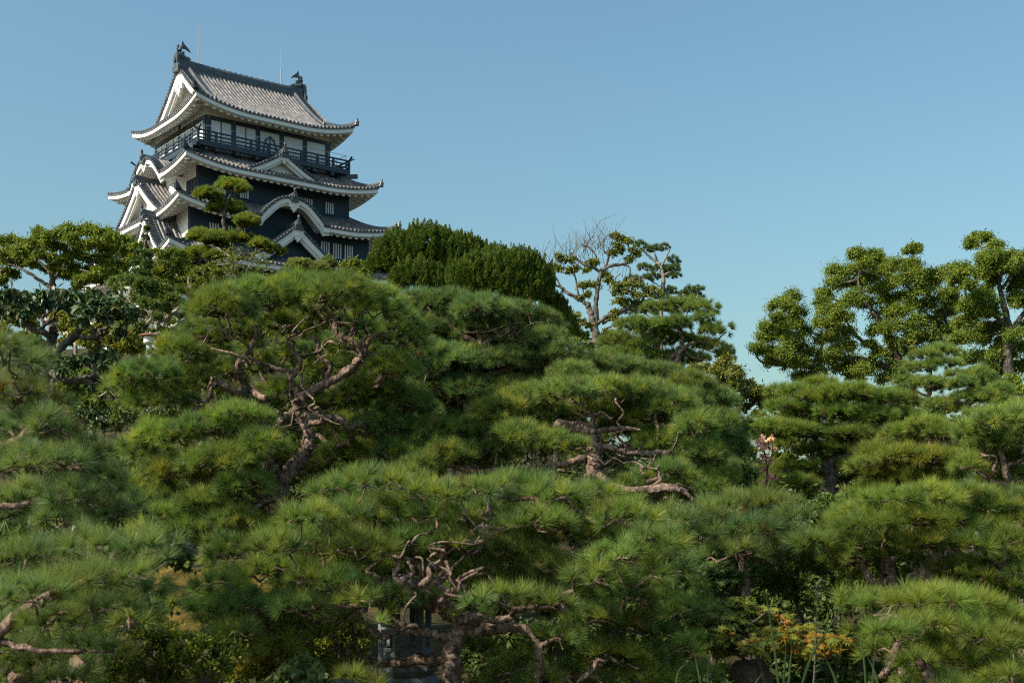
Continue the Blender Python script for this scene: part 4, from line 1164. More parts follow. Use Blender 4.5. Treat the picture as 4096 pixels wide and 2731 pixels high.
pine('cloud-pruned black pine with tufted pads standing against the dark castle wall', 46.0,
     [Z9(1330,620,11,7),Z9(1420,640,13,8),Z9(1490,670,8,7),Z9(1060,720,9,6),Z9(1130,730,13,8),Z9(1210,740,8,6),Z9(1200,870,9,6),Z9(1300,870,16,9),Z9(1420,860,10,7),Z9(1480,1000,9,7),Z9(1560,1010,12,8),Z9(1000,1150,9,7),Z9(1070,1160,14,8),Z9(1200,1200,16,8),Z9(1320,1180,15,8),Z9(1440,1180,13,7),Z9(1560,1190,10,6),Z9(1680,1240,12,6),Z9(1780,1280,10,6),Z9(1850,1310,9,5),Z9(980,1340,12,7),Z9(1080,1350,16,9),Z9(1190,1370,11,7)],
     [Z9(1350,1620,3.2),Z9(1365,1480,3.0),Z9(1365,1340,2.6),Z9(1325,1200,2.4),Z9(1305,1080,2.2),Z9(1290,980,1.9),Z9(1320,840,1.5),Z9(1360,740,1.2),Z9(1390,690,.9)],
     [[Z9(1310,960,1.2),Z9(1200,820,1.1),Z9(1120,770,.8)],[Z9(1360,740,.9),Z9(1430,720,.7)],[Z9(1360,1330,1.8),Z9(1230,1250,1.5),Z9(1120,1220,1.0)],[Z9(1365,1450,1.8),Z9(1480,1380,1.8),Z9(1600,1340,1.3),Z9(1750,1310,.8)],
      [Z9(1320,1200,1.4),Z9(1440,1100,1.0),Z9(1530,1050,.8)],[Z9(1350,1540,1.8,.3),Z9(1200,1480,1.6,.3),Z9(1050,1440,1.1,.2),Z9(990,1400,.8,.2)]],
     seed=29, n=44, L=.16, spacing=.17, width=.011, dys=.5, bark='dark_bark', group='pines on the skyline', yellow=.02, up=1.0, spread=(5, 70), zmin=-.15, fill=.3,
     cols=np.array([(.052,.092,.018),(.066,.106,.018),(.080,.114,.020),(.046,.080,.022)]), jit=.2, twig=.004)
# ---------------------------------------------------------------- broad-leaved trees, junipers, shrubs
CAM = ((.070, .106, .018), (.090, .128, .020), (.112, .144, .022), (.054, .090, .02))
cA = [(300,465,40),(380,415,38),(360,480,45),(420,510,40),(290,540,35),(240,590,35),(330,570,45),(410,570,40),(230,640,35),(300,640,45),(380,650,50),(450,620,45),(190,710,35),(260,730,45),(340,740,50),(420,720,50),(350,800,40),(270,790,35),(430,800,50),(500,750,50),(430,870,40),(520,840,50),
 (560,400,40),(545,450,35),(570,500,40),(540,560,40),(640,500,45),(600,570,45),(700,540,40),(620,640,45),(560,650,40),(700,620,45),(640,720,50),(580,780,45),(700,700,40),(720,780,45),(660,830,45),(780,830,50),(740,870,40),(850,820,45),
 (640,270,45),(720,270,50),(770,180,38),(740,165,28),(840,190,40),(800,240,50),(880,210,32),(620,340,35),(680,350,45),(760,340,45),(830,310,50),(900,280,50),(930,240,40),(990,250,45),(860,380,45),(740,420,45),(800,450,40),(700,450,35),(930,360,50),(1000,330,50),(1070,240,40),(1070,300,45),(1070,140,26),(1050,150,20),(1095,130,18),(1120,300,40),(1160,300,40),(1220,300,45),(1240,280,35),(1180,350,45),(1100,390,50),(1010,420,50),(920,440,50),(900,510,50),(980,510,50),(1060,480,45),(1150,470,50),(1230,430,50),(1290,400,45),(1300,460,40),(1250,510,45),(1170,560,50),(1090,570,50),(1000,590,50),(930,600,45),(860,600,40),(1060,650,45),(1150,640,45),(1240,620,50),(1300,600,45),(960,680,40),(830,690,34),(880,740,36),(1050,720,40),(1180,720,45),(1260,700,40),(950,800,45),(1030,830,50),(920,880,45)]
cB = [(1410,110,32),(1480,80,30),(1440,75,26),(1540,115,28),(1480,200,45),(1540,190,45),(1600,200,45),(1660,190,45),(1700,200,40),(1470,260,45),(1540,260,45),(1620,250,40),(1690,270,40),(1450,290,35),(1520,330,45),(1660,350,40),(1690,340,40),(1310,270,40),(1360,260,40),(1320,320,40),(1400,350,30),(1480,390,40),(1430,430,45),(1500,440,45),(1380,470,40),(1440,510,45),(1520,500,40),(1660,420,40),(1690,440,40),(1400,570,45),(1480,590,40),(1350,560,40),(1400,640,45),(1460,660,40),(1330,660,40),(1550,600,35),(1650,640,45),(1570,680,45),(1680,700,45),(1610,740,50),(1530,760,45),(1450,760,45),(1390,770,35),(1500,830,45),(1580,840,45),(1660,820,45),(1640,900,45),(1690,960,45),(1600,960,40),(1450,880,45),(1530,910,45),(1720,600,45),(1740,800,50),(1420,960,45),(1500,990,45)]
broadleaf('huge camphor tree with billowing rounded leaf clumps right of the sky gap', 46.0, [R1(x, y, r/5.7*1.2) for x, y, r in cA],
    [R1(1040,1000,5.5),R1(1010,860,5.0),R1(985,760,4.4),R1(940,660,3.8),R1(905,570,3.2),R1(840,490,2.4)],
    [[R1(985,750,3.0),R1(860,700,2.2),R1(760,640,1.6),R1(700,560,1.1)],[R1(1010,850,3.2),R1(800,760,2.2),R1(520,770,1.8),R1(390,770,1.4),R1(280,790,1.2),R1(200,770,1.0),R1(165,705,.7)],
     [R1(940,660,2.6),R1(1100,665,1.8),R1(1210,610,1.4),R1(1230,520,1.0)],[R1(905,570,2.2),R1(1000,500,1.6),R1(1080,390,1.1),R1(1070,260,.8),R1(1070,150,.5)],[R1(840,490,1.8),R1(760,330,1.2),R1(800,210,.8)],[R1(390,770,1.2),R1(380,690,1.0),R1(310,560,.8)]],
    seed=41, leaf=(.062,.045), per=2500, sub=18, loose=.5, subr=.45, cols=CAM, hang=.1, twig=.010, seg=.6, name='camphor_tree', group='camphor trees on the right', bark='dark_bark', accents=(.03, ((.16,.12,.02),(.12,.11,.02))))
broadleaf('camphor tree with a forked bare trunk cut by the right edge of the picture', 43.0, [R1(x, y, r/5.7*1.2) for x, y, r in cB],
    [R1(1620,1000,5.5),R1(1612,760,5.0),R1(1612,630,4.4),R1(1608,530,3.4),R1(1580,420,2.6),R1(1560,330,2.0),R1(1540,230,1.2)],
    [[R1(1615,640,3.4),R1(1660,560,2.6),R1(1720,480,2.0)],[R1(1608,560,2.4),R1(1545,520,1.8),R1(1490,490,1.2),R1(1400,450,.8)],[R1(1570,370,1.6),R1(1640,270,1.2),R1(1690,260,.8)],[R1(1550,290,1.4),R1(1500,210,1.0),R1(1460,130,.8),R1(1450,90,.6)],[R1(1490,490,1.0),R1(1390,370,.9),R1(1310,350,.7)]],
    seed=42, leaf=(.062,.045), per=2500, sub=18, loose=.5, subr=.45, cols=CAM, hang=.1, twig=.010, seg=.6, name='camphor_tree', group='camphor trees on the right', bark='dark_bark')

# left broad-leaved tree with drooping leaves
ZL = zc(0, 212.5, 7.38)
DRP = ((.070,.104,.016),(.094,.128,.018),(.118,.142,.018),(.056,.09,.018))
broadleaf('olive green tree with drooping leaves on the left skyline, gaps of sky in it', 40.0,
    [ZL(x, y, r/7.38) for x, y, r in ((20,220,50),(90,210,45),(160,230,45),(20,300,50),(100,290,50),(60,360,45),(200,290,50),(290,150,42),(270,220,50),(360,180,50),(350,250,50),(440,170,50),(500,120,45),(520,200,55),(430,260,55),(600,150,50),(650,120,48),(700,150,50),(600,240,55),(690,230,55),(770,150,45),(810,190,50),(770,260,55),(850,200,45),(850,280,55),(930,210,45),(940,290,50),(540,310,55),(620,340,55),(700,350,55),(780,350,50),(480,350,50),(550,420,50),(640,440,50),(500,470,45),(860,380,50),(940,380,50),(600,500,45),(380,340,45),(300,320,45),(250,390,40),(340,420,36),(150,370,40),(40,440,45),(100,460,36),(20,500,40),(720,440,45),(1000,260,36),(430,430,44),(580,460,44),(780,420,46),(850,450,46),(920,440,46),(680,500,46),(770,500,46),(860,520,44),(560,540,40),(240,240,44),(150,300,44),(220,360,40),(990,330,40),(400,400,40),(930,500,40))],
    [ZL(390,700,4),ZL(385,560,3.4),ZL(385,480,2.6),ZL(360,420,1.8)],
    [[ZL(385,560,2.2),ZL(300,500,1.8),ZL(170,420,1.4),ZL(60,370,.8)],[ZL(387,500,1.8),ZL(440,430,1.4),ZL(520,340,1.1),ZL(560,240,.7)],[ZL(360,430,1.4),ZL(280,330,1.0),ZL(300,220,.6)],[ZL(500,600,2.2),ZL(600,500,1.6),ZL(700,350,1.1),ZL(780,230,.7)]],
    seed=43, leaf=(.10,.042), per=1000, sub=16, cols=DRP, hang=.6, loose=.34, twig=.005, seg=.5, group='trees below the castle on the left', bark='grey_bark', flat=.3, subr=.5)
broadleaf('dark glossy columnar tree with upright red-tipped shoots before the lower castle gable', 37.0,
    [ZL(x, y, r/7.38) for x, y, r in ((1090,120,14),(1080,190,18),(1060,250,30),(1040,310,36),(1080,320,36),(1020,380,42),(1085,390,42),(1010,450,44),(1080,460,46),(980,520,44),(1060,530,50))],
    [ZL(1045,700,3),ZL(1045,500,2.6),ZL(1050,330,1.8),ZL(1080,200,1.1),ZL(1100,60,.5)], [], seed=44, leaf=(.08,.042), per=700, sub=10, cols=((.030,.062,.018),(.042,.080,.020),(.055,.094,.024)),
    mat='gloss_leaf', hang=-.5, twig=.007, seg=.4, group='trees below the castle on the left', accents=(.03, ((.30,.09,.03),(.20,.07,.03))))
broadleaf('yellow green bushy tree between the columnar tree and the cloud-pruned pine', 38.0,
    [ZL(x, y, r/7.38) for x, y, r in ((1150,300,40),(1210,320,44),(1180,370,46),(1270,300,42),(1330,310,42),(1290,370,46),(1240,410,46),(1170,440,46),(1350,380,42),(1300,440,46),(1380,330,32),(1230,480,46),(1360,450,42),(1310,510,44),(1170,510,42),(1110,430,40),(1120,500,42),(1400,420,36),(1420,480,40),(1370,520,42),(1450,440,34),(1440,530,40),(1240,540,44),(1130,570,42),(1350,570,42))],
    [ZL(1240,720,2.4),ZL(1240,560,2),ZL(1240,430,1.4),ZL(1260,350,1)], [[ZL(1240,500,1.2),ZL(1180,420,1),ZL(1160,340,.6)],[ZL(1250,480,1.2),ZL(1320,400,.9),ZL(1340,330,.6)]],
    seed=45, leaf=(.085,.036), per=900, sub=11, cols=DRP, hang=.4, twig=.005, seg=.4, group='trees below the castle on the left', accents=(.012, ((.30,.10,.03),)))
for k, (x, y0, y1) in enumerate(((1300,300,180),(1345,330,265),(815,320,295),(998,270,235))):
    pass
broadleaf('fine-leaved domed bush with a tangle of pale twigs behind the rusty garden lamp', 24.0,
    [ZL(x, y, r/7.38) for x, y, r in ((830,520,44),(900,500,46),(970,500,48),(1040,520,50),(1110,540,50),(1170,560,48),(1230,580,46),(860,570,44),(940,560,48),(1020,580,50),(1100,610,52),(1180,630,52),(1260,640,50),(1320,660,46),(1360,700,44),(1060,670,46),(1130,690,50),(1210,710,52),(1290,730,48),(1350,770,44),(1080,740,40),(1150,780,44),(1240,790,46),(1310,810,42),(1000,640,36),(920,900,44),(1000,880,44),(1060,960,46),(1130,900,46),(1200,880,44),(960,980,44),(1040,840,40),(1280,900,40),(900,820,40),(980,760,38),(920,680,38))],
    [ZL(1180,1100,3),ZL(1170,900,2.6),ZL(1150,800,2),ZL(1120,720,1.4)], [[ZL(1150,820,3),ZL(1250,760,2.4),ZL(1320,700,1.6)],[ZL(1140,760,3),ZL(1050,680,2.2),ZL(960,600,1.5)],[ZL(1170,880,3),ZL(1280,840,2.2),ZL(1370,780,1.4)]],
    seed=46, leaf=(.055,.026), per=800, sub=12, cols=((.050,.082,.024),(.066,.098,.026),(.084,.112,.028)), mat='leaf', hang=-.1, twig=.005, seg=.22, bark='pale_bark', name='domed_bush', cat='bush', group='bushes on the slope', depth=.8, subr=.4)
# big-leaved evergreen with a cut trunk
loq = [ZL(x, y, r/7.38) for x, y, r in ((20,590,42),(90,590,44),(50,650,44),(130,650,44),(180,600,40),(30,700,40),(110,710,40),(210,670,40),(180,730,36),(270,610,42),(330,590,40),(350,650,44),(280,680,40),(420,600,42),(480,590,42),(460,660,44),(540,610,42),(560,680,40),(620,620,42),(640,700,44),(620,770,38),(700,640,42),(730,710,42),(760,770,36),(770,640,40),(830,690,42),(860,740,38),(900,650,42),(930,710,42),(970,680,34),(880,860,32),(950,760,34),(690,590,34),
    (450,1110,30),(500,1080,30),(560,1100,32),(600,1060,30),(660,1080,34),(720,1050,34),(770,1070,34),(810,1030,34),(850,1060,30),(740,1120,34),(740,1190,30),(700,1270,30),(760,1250,28),(460,1150,22),(820,1110,26))]
ZM = zc(0, 300, 12.54)
broadleaf('dark large-leaved evergreen with a mossy curved trunk beside a sawn-off stump', 17.5, loq,
    [ZM(560,1000,5.0),ZM(650,850,4.6),ZM(700,680,4.4),ZM(770,580,3.8),ZM(900,480,3.6),ZM(1000,430,3.4)],
    [[ZM(580,960,5.6,.12),ZM(620,760,5.2,.12),ZM(640,560,5.0,.12),ZM(672,450,4.6,.12),ZM(676,365,4.4,.12)],
     [ZM(645,480,2.6,.1),ZM(560,410,2.8),ZM(480,390,2.6),ZM(400,375,2.2),ZM(340,310,1.6),ZM(270,265,1.1)],
     [ZM(480,385,2.2),ZM(560,310,1.9),ZM(530,220,1.6),ZM(610,150,1.2),ZM(640,60,.9)],
     [ZM(560,310,1.6),ZM(660,250,1.3),ZM(700,150,1.0)],
     [ZM(1000,480,2.4),ZM(1100,465,2.8),ZM(1190,470,2.6),ZM(1260,430,2.4),ZM(1250,370,2.0),ZM(1330,360,1.6)],
     [ZM(960,450,3.0),ZM(1000,340,2.8),ZM(960,280,2.8)],[ZM(1200,470,2.0),ZM(1150,380,1.8),ZM(1060,250,1.6),ZM(880,190,1.4),ZM(850,90,1.0)],
     [ZM(1000,250,1.6),ZM(900,200,1.4)],[ZM(1330,360,1.4),ZM(1420,250,1.2),ZM(1560,230,.9)],
     [ZM(640,900,3.0,-.2),ZM(720,940,3.8,-.3),ZM(800,1000,3.0,-.3),ZM(900,1010,2.8,-.3),ZM(1020,975,2.6,-.3),ZM(1120,960,2.2,-.3),ZM(1180,930,1.6,-.3)],
     [ZM(1080,990,2.4,-.3),ZM(1160,1050,1.8,-.3)]],
    seed=47, leaf=(.12,.05), per=105, sub=6, cols=((.020,.040,.016),(.028,.050,.018),(.040,.062,.022)), mat='gloss_leaf', hang=1.0, twig=.006, seg=.2, bark='dark_bark', group=None, depth=.8, flat=.35, dys=.5, accents=(.004, ((.35,.13,.02),)))
# yellowish undergrowth behind it
for lab, cl, sd, cs in (('bright yellow green thicket seen between the dark evergreen limbs', ((170,820,70),(260,850,70),(250,960,70),(330,1000,60),(180,930,60),(460,860,60),(520,800,50),(560,900,60),(620,960,60),(480,960,55),(700,980,60),(780,930,60),(860,960,55),(640,870,50),(720,860,50),(420,760,45),(820,880,50),(280,760,50),(330,1080,55),(240,1060,55),(860,900,55),(900,960,55),(830,960,55),(940,930,55),(980,960,55),(880,1010,50),(860,980,55),(930,1010,55),(1000,1000,55),(1070,1010,55),(20,760,55),(80,800,55),(30,860,55),(150,750,50),(10,700,45)), 48, ((.085,.092,.012),(.11,.115,.014),(.06,.080,.014))),
                        ('light green low thicket under the drooping lower limb of the evergreen', ((480,1300,55),(560,1260,55),(640,1320,60),(540,1360,60),(720,1340,55),(800,1300,55),(860,1340,55),(640,1420,60),(740,1440,60),(840,1430,60),(560,1450,55),(900,1250,50),(480,1230,40),(560,1180,44),(640,1200,44),(860,1190,50)), 49, ((.055,.088,.014),(.075,.106,.016),(.045,.070,.018)))):
    broadleaf(lab, 23.0 if sd == 48 else 19.5, [ZL(x, y, r/7.38) for x, y, r in cl], [ZL(560 if sd == 48 else 680,1650,3),ZL(560 if sd == 48 else 680,1500,3),ZL(560 if sd == 48 else 680,1250 if sd == 48 else 1420,2.6),ZL(560 if sd == 48 else 680,960 if sd == 48 else 1330,2)],
        [[ZL(545,1000,1.6),ZL(620,900,1.2)]] if sd == 48 else [], seed=sd, leaf=(.075,.04), per=420, sub=11, cols=cs, twig=.005, seg=.3, name='leafy_thicket', cat='shrub', group='thickets under the evergreen', bark='pale_bark', depth=.7)
broadleaf('dark low shrub at the foot of the slope below the light green thicket', 17.0, [ZL(x, y, r/7.38) for x, y, r in ((620,1490,50),(700,1500,50),(780,1500,50),(860,1490,50),(900,1560,44),(820,1570,48),(740,1570,48),(660,1570,46),(580,1540,46))],
    [ZL(760,1750,3),ZL(760,1650,2.6),ZL(760,1560,2)], [], seed=50, leaf=(.06,.032), per=400, sub=10, cols=((.026,.044,.018),(.036,.058,.020)), twig=.005, seg=.25, name='leafy_shrub', cat='shrub', group='thickets under the evergreen', mat='gloss_leaf')

# shrubs at the castle foot
def tuftshrub(label, Y, pads, trunk, seed, **k):
    return pine(label, Y, pads, trunk, (), seed=seed, name='podocarpus_shrub', cat='shrub', group=None, **k)
tuftshrub('grey green shrub of short blunt needles under the castle wall, left of the junipers', 40.0,
    [(300,266,14,8),(318,270,14,9),(290,274,12,7),(309,276,16,9),(328,264,8,9),(330,275,9,8),(282,278,8,6)], [(308,330,3),(308,300,2.5),(309,280,2)], 51,
    L=.10, n=40, width=.010, spacing=.10, spread=(3, 55), up=1.1, cols=np.array([(.052,.082,.034),(.066,.096,.038),(.076,.104,.040)]), yellow=0, dys=.3, twig=.003)
broadleaf('yellow green round shrub squeezed between the podocarpus and the big juniper', 41.0, [(345,267,6),(353,264,6),(361,267,6),(349,273,7),(358,274,7),(366,272,6),(342,276,6),(352,280,8),(362,281,8)],
    [(354,330,2.5),(354,300,2),(354,282,1.6)], [], seed=52, leaf=(.09,.05), per=391, sub=10, cols=((.085,.11,.012),(.11,.13,.014),(.06,.09,.016)), twig=.005, seg=.3, name='round_shrub', cat='shrub')
broadleaf('leafy bush with bare tan twigs low in front of the castle base', 36.0, [ZL(1400+x, y, r/7.38) for x, y, r in ((60,440,40),(130,420,44),(200,440,44),(40,500,44),(110,500,46),(190,510,46),(-40,560,46),(40,570,46),(120,580,46),(200,590,40))]+[ZL(1720,440,30),ZL(1790,430,34),ZL(1850,440,30)],
    [ZL(1500,760,3),ZL(1500,600,2.4),ZL(1510,520,1.8)], [[ZL(1480,620,1.4),ZL(1400,540,1.2),ZL(1390,470,.8)]], seed=53, leaf=(.09,.04), per=374, sub=10, cols=((.062,.078,.014),(.084,.10,.016),(.05,.075,.02)), twig=.006, seg=.4, bark='pale_bark', name='leafy_shrub', cat='shrub')

# junipers: upright flame-like shoots over lumpy bodies
def juniper(label, Y, lobes, trunk, limbs, seed, shoot=(.15, .36), density=78, group='clipped junipers'):
    rng = np.random.default_rng(seed)
    path, rad = limb_path(trunk, Y, rng, 7, .1, True)
    base = path[0].copy()
    th = thing('juniper_tree', label, 'juniper', base, 0, group)
    mb = MB(); bark_tube(mb, path, rad, rng, 9); mb.build('trunk', M['dark_bark'], th, True, base)
    roots = [(path[2:], rad[2:])]
    for lm in limbs:
        lp, lr = limb_path(lm, Y, rng, 6, .2); mb = MB(); bark_tube(mb, lp, lr, rng, 7); mb.build('limb', M['dark_bark'], th, True, base); roots.append((lp, lr))
    VV, CC, tg, k0 = [], [], [], 0
    for lb in lobes:
        px, py, rx, ry = lb[:4]; yy = Y+(lb[4] if len(lb) > 4 else 0)
        c = P(px, py, yy); r = np.array([rx/F*yy, rx/F*yy*.75, ry/F*yy])
        n = int(density*(r[0]*r[1]*3+r[0]*r[2]*2.4)/.30)
        p, nr = dome_points(c, r, n, rng, -.55, .12)
        d = unit(np.array([0, 0, 1.25])+nr*.55+rng.normal(0, .13, p.shape))
        tall = np.clip(nr[:, 2], 0, 1)
        ln = shoot[0]+(shoot[1]-shoot[0])*rng.random(n)**2.0*(.25+.75*tall)
        wd = .04+.035*rng.random(n)
        m = 96
        col = mixcol(n, rng, ((.075,.125,.016),(.105,.160,.020),(.135,.180,.024)))
        t = rng.random((n, m))**.85; ph = rng.random((n, m))*2*np.pi
        e1 = unit(np.cross(d, [0.3, 1, .1])); e2 = np.cross(d, e1)
        rr = wd[:, None]*(1-t)**.7*(.75+.5*rng.random((n, m)))
        od = np.cos(ph)[..., None]*e1[:, None]+np.sin(ph)[..., None]*e2[:, None]
        q = p[:, None]+d[:, None]*(ln[:, None]*t)[..., None]+od*rr[..., None]
        dr = unit(d[:, None]*1.0+od*.35+rng.normal(0, .18, (n, m, 3)))
        sz = (.040+.022*rng.random((n, m)))*(1.1-.5*t)
        sd_ = unit(np.cross(dr, od+rng.normal(0, .4, (n, m, 3))))*(sz*.30)[..., None]
        V = np.stack([q-sd_, q+sd_, q+dr*sz[..., None]], 2).reshape(-1, 3)
        VV.append(V); CC.append(np.repeat(np.clip(col[:, None, None]*(1+rng.normal(0, .12, (n, m, 1, 1))), .004, 1), 3, 2).reshape(-1, 3))
        tg.append(p[::4]-nr[::4]*.05)
    V = np.concatenate(VV)
    mesh('crown', V, [np.arange(len(V)).reshape(-1, 3)], M['scale_leaf'], th, False, np.concatenate(CC), base)
    tw = grow(roots, np.concatenate(tg), rng, .3, .2, .006, .42, .1, .4)
    if tw: tw.build('branches', M['dark_bark'], th, True, base)
juniper('great clipped juniper mound with flame-like spires between the castle and the bare tree', 31.0,
    [(398,258,24,20),(428,252,28,21),(460,260,26,20),(388,266,18,12),(405,268,16,10),(482,264,22,14),(415,280,24,14,-.4),(440,284,22,12,-.4)],
    [(450,360,5),(448,310,4.5),(446,285,4),(440,262,3)], [[(446,290,3),(420,270,2.2),(400,258,1.5)],[(446,285,3),(470,265,2)]], 61)
juniper('front juniper mound overlapping the right side of the great one', 29.5,
    [(478,281,28,20),(505,278,28,21),(530,284,22,22),(470,288,18,14),(498,290,26,12),(540,296,12,11),(520,298,22,8),(514,268,24,12)],
    [(505,370,4.5),(505,325,4),(506,302,3.4),(506,285,2.4)], [[(506,305,2.6),(530,298,1.8)],[(505,310,2.4),(480,298,1.8)]], 62)
juniper('small dark juniper in the dip between the big junipers and the half-bare tree', 30.0,
    [(552,322,13,16),(562,330,13,15),(545,330,10,13),(558,312,7,12),(548,342,14,12),(566,342,10,10)],
    [(555,395,3),(555,360,2.6),(556,335,2)], [], 63, shoot=(.18,.5))

# half-bare tree
hb = [Z6(x, y, r/5.88, rng_d) for x, y, r, rng_d in ((1225,330,18,0),(1250,350,22,0),(1290,360,22,0),(1200,400,22,.2),(1240,410,22,0),(1290,420,22,0),(1320,405,20,0),(1180,430,16,0),(1410,365,22,0),(1440,370,22,0),(1400,410,20,0),(1360,500,20,0),(1400,500,24,0),(1450,500,24,0),(1500,440,18,0),(1520,470,18,0),
    (1560,215,22,0),(1600,230,24,0),(1640,250,24,0),(1580,270,26,0),(1540,310,22,0),(1590,300,20,0),(1660,300,24,0),(1690,320,20,0),(1640,350,20,0),(1560,500,26,-.3),(1600,510,30,-.3),(1650,500,30,-.3),(1700,510,32,-.3),(1750,520,32,-.3),(1790,530,28,-.3),(1620,550,30,-.3),(1680,560,32,-.3),(1740,560,30,-.3),(1800,560,24,-.3),(1560,540,24,0),(1570,590,26,0),(1620,600,26,0),(1680,600,22,0),
    (1350,580,18,0),(1400,560,22,0),(1330,680,22,0),(1360,720,22,0),(1340,770,18,0),(1400,740,18,0),(1510,780,20,0),(1500,830,16,0),(1540,700,22,0),(1560,660,20,0))]
broadleaf('half-bare tree with pale lichened branches and few leaves against the sky', 32.0, hb,
    [(597,372,4.6),Z6(1450,880,4.2),Z6(1445,790,4.0),Z6(1425,700,3.6),Z6(1408,640,3.0),Z6(1400,610,2.6)],
    [[Z6(1440,740,3.2),Z6(1445,640,2.8),Z6(1452,560,2.4),Z6(1475,430,2.2),Z6(1500,400,1.9),Z6(1560,380,1.6),Z6(1620,370,1.2),Z6(1690,330,.8)],
     [Z6(1405,625,2.4),Z6(1350,580,2.0),Z6(1280,545,1.7),Z6(1240,510,1.3),Z6(1190,490,.9),Z6(1150,460,.6)],
     [Z6(1440,730,2.8),Z6(1500,690,2.2),Z6(1560,660,2.0),Z6(1620,640,1.7),Z6(1690,605,1.4),Z6(1770,580,.9)],
     [Z6(1480,720,1.8),Z6(1580,670,1.5),Z6(1660,620,1.2),Z6(1720,605,.8)],
     [Z6(1475,430,1.6),Z6(1440,400,1.5),Z6(1380,380,1.2),Z6(1330,340,1.0),Z6(1290,300,.6)],[Z6(1440,400,1.2),Z6(1450,340,1.0),Z6(1420,290,.8),Z6(1380,260,.5)],
     [Z6(1500,400,1.4),Z6(1520,330,1.1),Z6(1490,290,.8),Z6(1490,220,.5)],[Z6(1520,330,1.0),Z6(1570,280,.8),Z6(1590,230,.5)],
     [Z6(1240,510,1.0),Z6(1210,450,.8),Z6(1180,390,.6),Z6(1140,370,.4)],[Z6(1350,580,1.2),Z6(1330,480,.9),Z6(1320,420,.6)],
     [Z6(1620,640,1.0),Z6(1600,560,.8),Z6(1560,470,.7),Z6(1590,430,.5)],[Z6(1620,500,1.0),Z6(1660,460,.8),Z6(1740,455,.5)],[Z6(1420,820,1.4),Z6(1360,790,1.2),Z6(1310,740,.7)],[Z6(1450,830,1.6),Z6(1500,760,1.2),Z6(1540,740,.8)],[Z6(1560,380,1.0),Z6(1640,390,.8),Z6(1640,460,.7)]],
    seed=54, leaf=(.075,.042), per=190, sub=9, cols=((.090,.108,.018),(.115,.128,.020),(.07,.092,.020)), twig=.0042, seg=.25, bark='grey_bark', loose=.75, hang=.2, dys=.5, jit=.35, subr=.5)
def bare_twigs(parent_name):
    """fine leafless twigs at the top of the half-bare tree"""
    th = [o for o in COL.objects if o.get('label', '').startswith('half-bare')][0]
    rng = np.random.default_rng(5); base = np.array(th.location)
    mb = MB()
    for x, y, k in ((1290,300,9),(1350,290,9),(1400,260,10),(1440,250,9),(1480,230,10),(1520,230,7),(1420,300,8),(1330,330,8),(1190,370,7),(1160,380,7),(1230,360,6),(1580,430,7),(1300,320,6),(1490,260,8)):
        a = P(*Z6(x, y+30), 32.0+rng.uniform(-.5, .5))
        for i in range(k):
            d = unit(np.array([rng.normal(0, .55), rng.normal(0, .5), 1.0])); ln = rng.uniform(.35, .85)
            p0 = a+rng.normal(0, .12, 3); m_ = p0+d*ln*.5+rng.normal(0, .06, 3); e = p0+d*ln+rng.normal(0, .08, 3)
            bark_tube(mb, np.array([p0, m_, e]), [.007, .005, .003], rng, 4, .05)
    mb.build('bare_twigs', M['grey_bark'], th, True, base)
bare_twigs('')

# fine-leaved tree left of the sky gap
broadleaf('small-leaved tree with reddish limbs below the round-headed pine, beside the sky gap', 22.5,
    [R1(x, y, r/5.7) for x, y, r in ((-20,800,50),(30,840,46),(80,860,46),(-60,850,50),(0,900,50),(60,920,48),(130,910,46),(120,960,46),(190,950,44),(240,970,40),(270,1000,34),(180,1000,44),(230,1030,38),(60,1000,44),(120,1050,38),(-40,960,46),(-100,910,46),(-120,830,44),(-150,880,44),(180,1080,30),(80,1130,34),(140,1150,30),(40,1180,30),(-80,1020,40),(-160,960,40),(10,770,36),(-180,830,36),(-230,860,36))],
    [R1(-120,1500,5),R1(-80,1350,4.4),R1(40,1230,3.6),R1(100,1200,3.0)], [[R1(40,1230,2.4),R1(20,1120,1.9),R1(80,1050,1.5),R1(60,950,1.0)],[R1(100,1200,2.4),R1(150,1185,1.8),R1(190,1120,1.2),R1(200,1020,.8)],[R1(-80,1350,2.6),R1(-60,1150,2.0),R1(-100,1000,1.4)]],
    seed=55, leaf=(.07,.034), per=442, sub=11, cols=((.062,.078,.016),(.084,.098,.018),(.10,.108,.022),(.045,.064,.018)), twig=.005, seg=.22, bark='pine_bark', hang=.1, dys=.6)
broadleaf('slender young tree with pink and red autumn leaves in front of the sky gap', 19.2,
    [R1(x, y, r/5.7) for x, y, r in ((210,1210,16),(200,1260,18),(215,1310,18),(265,1220,14),(270,1280,18),(265,1340,18),(200,1340,16),(190,1240,14),(225,1390,16),(250,1430,14),(180,1390,12),(285,1430,12),(215,1460,14),(235,1260,14))],
    [R1(240,1620,1.2),R1(240,1480,1.0),R1(240,1380,.9),R1(225,1290,.6)], [[R1(240,1400,.7),R1(268,1300,.5),R1(266,1210,.3)]], seed=56, leaf=(.065,.045), per=26, sub=7, loose=.7, cols=((.42,.24,.24),(.42,.25,.19),(.36,.20,.25),(.40,.28,.21)), twig=.004, seg=.2, name='young_maple', cat='tree', hang=.5, dys=.2)
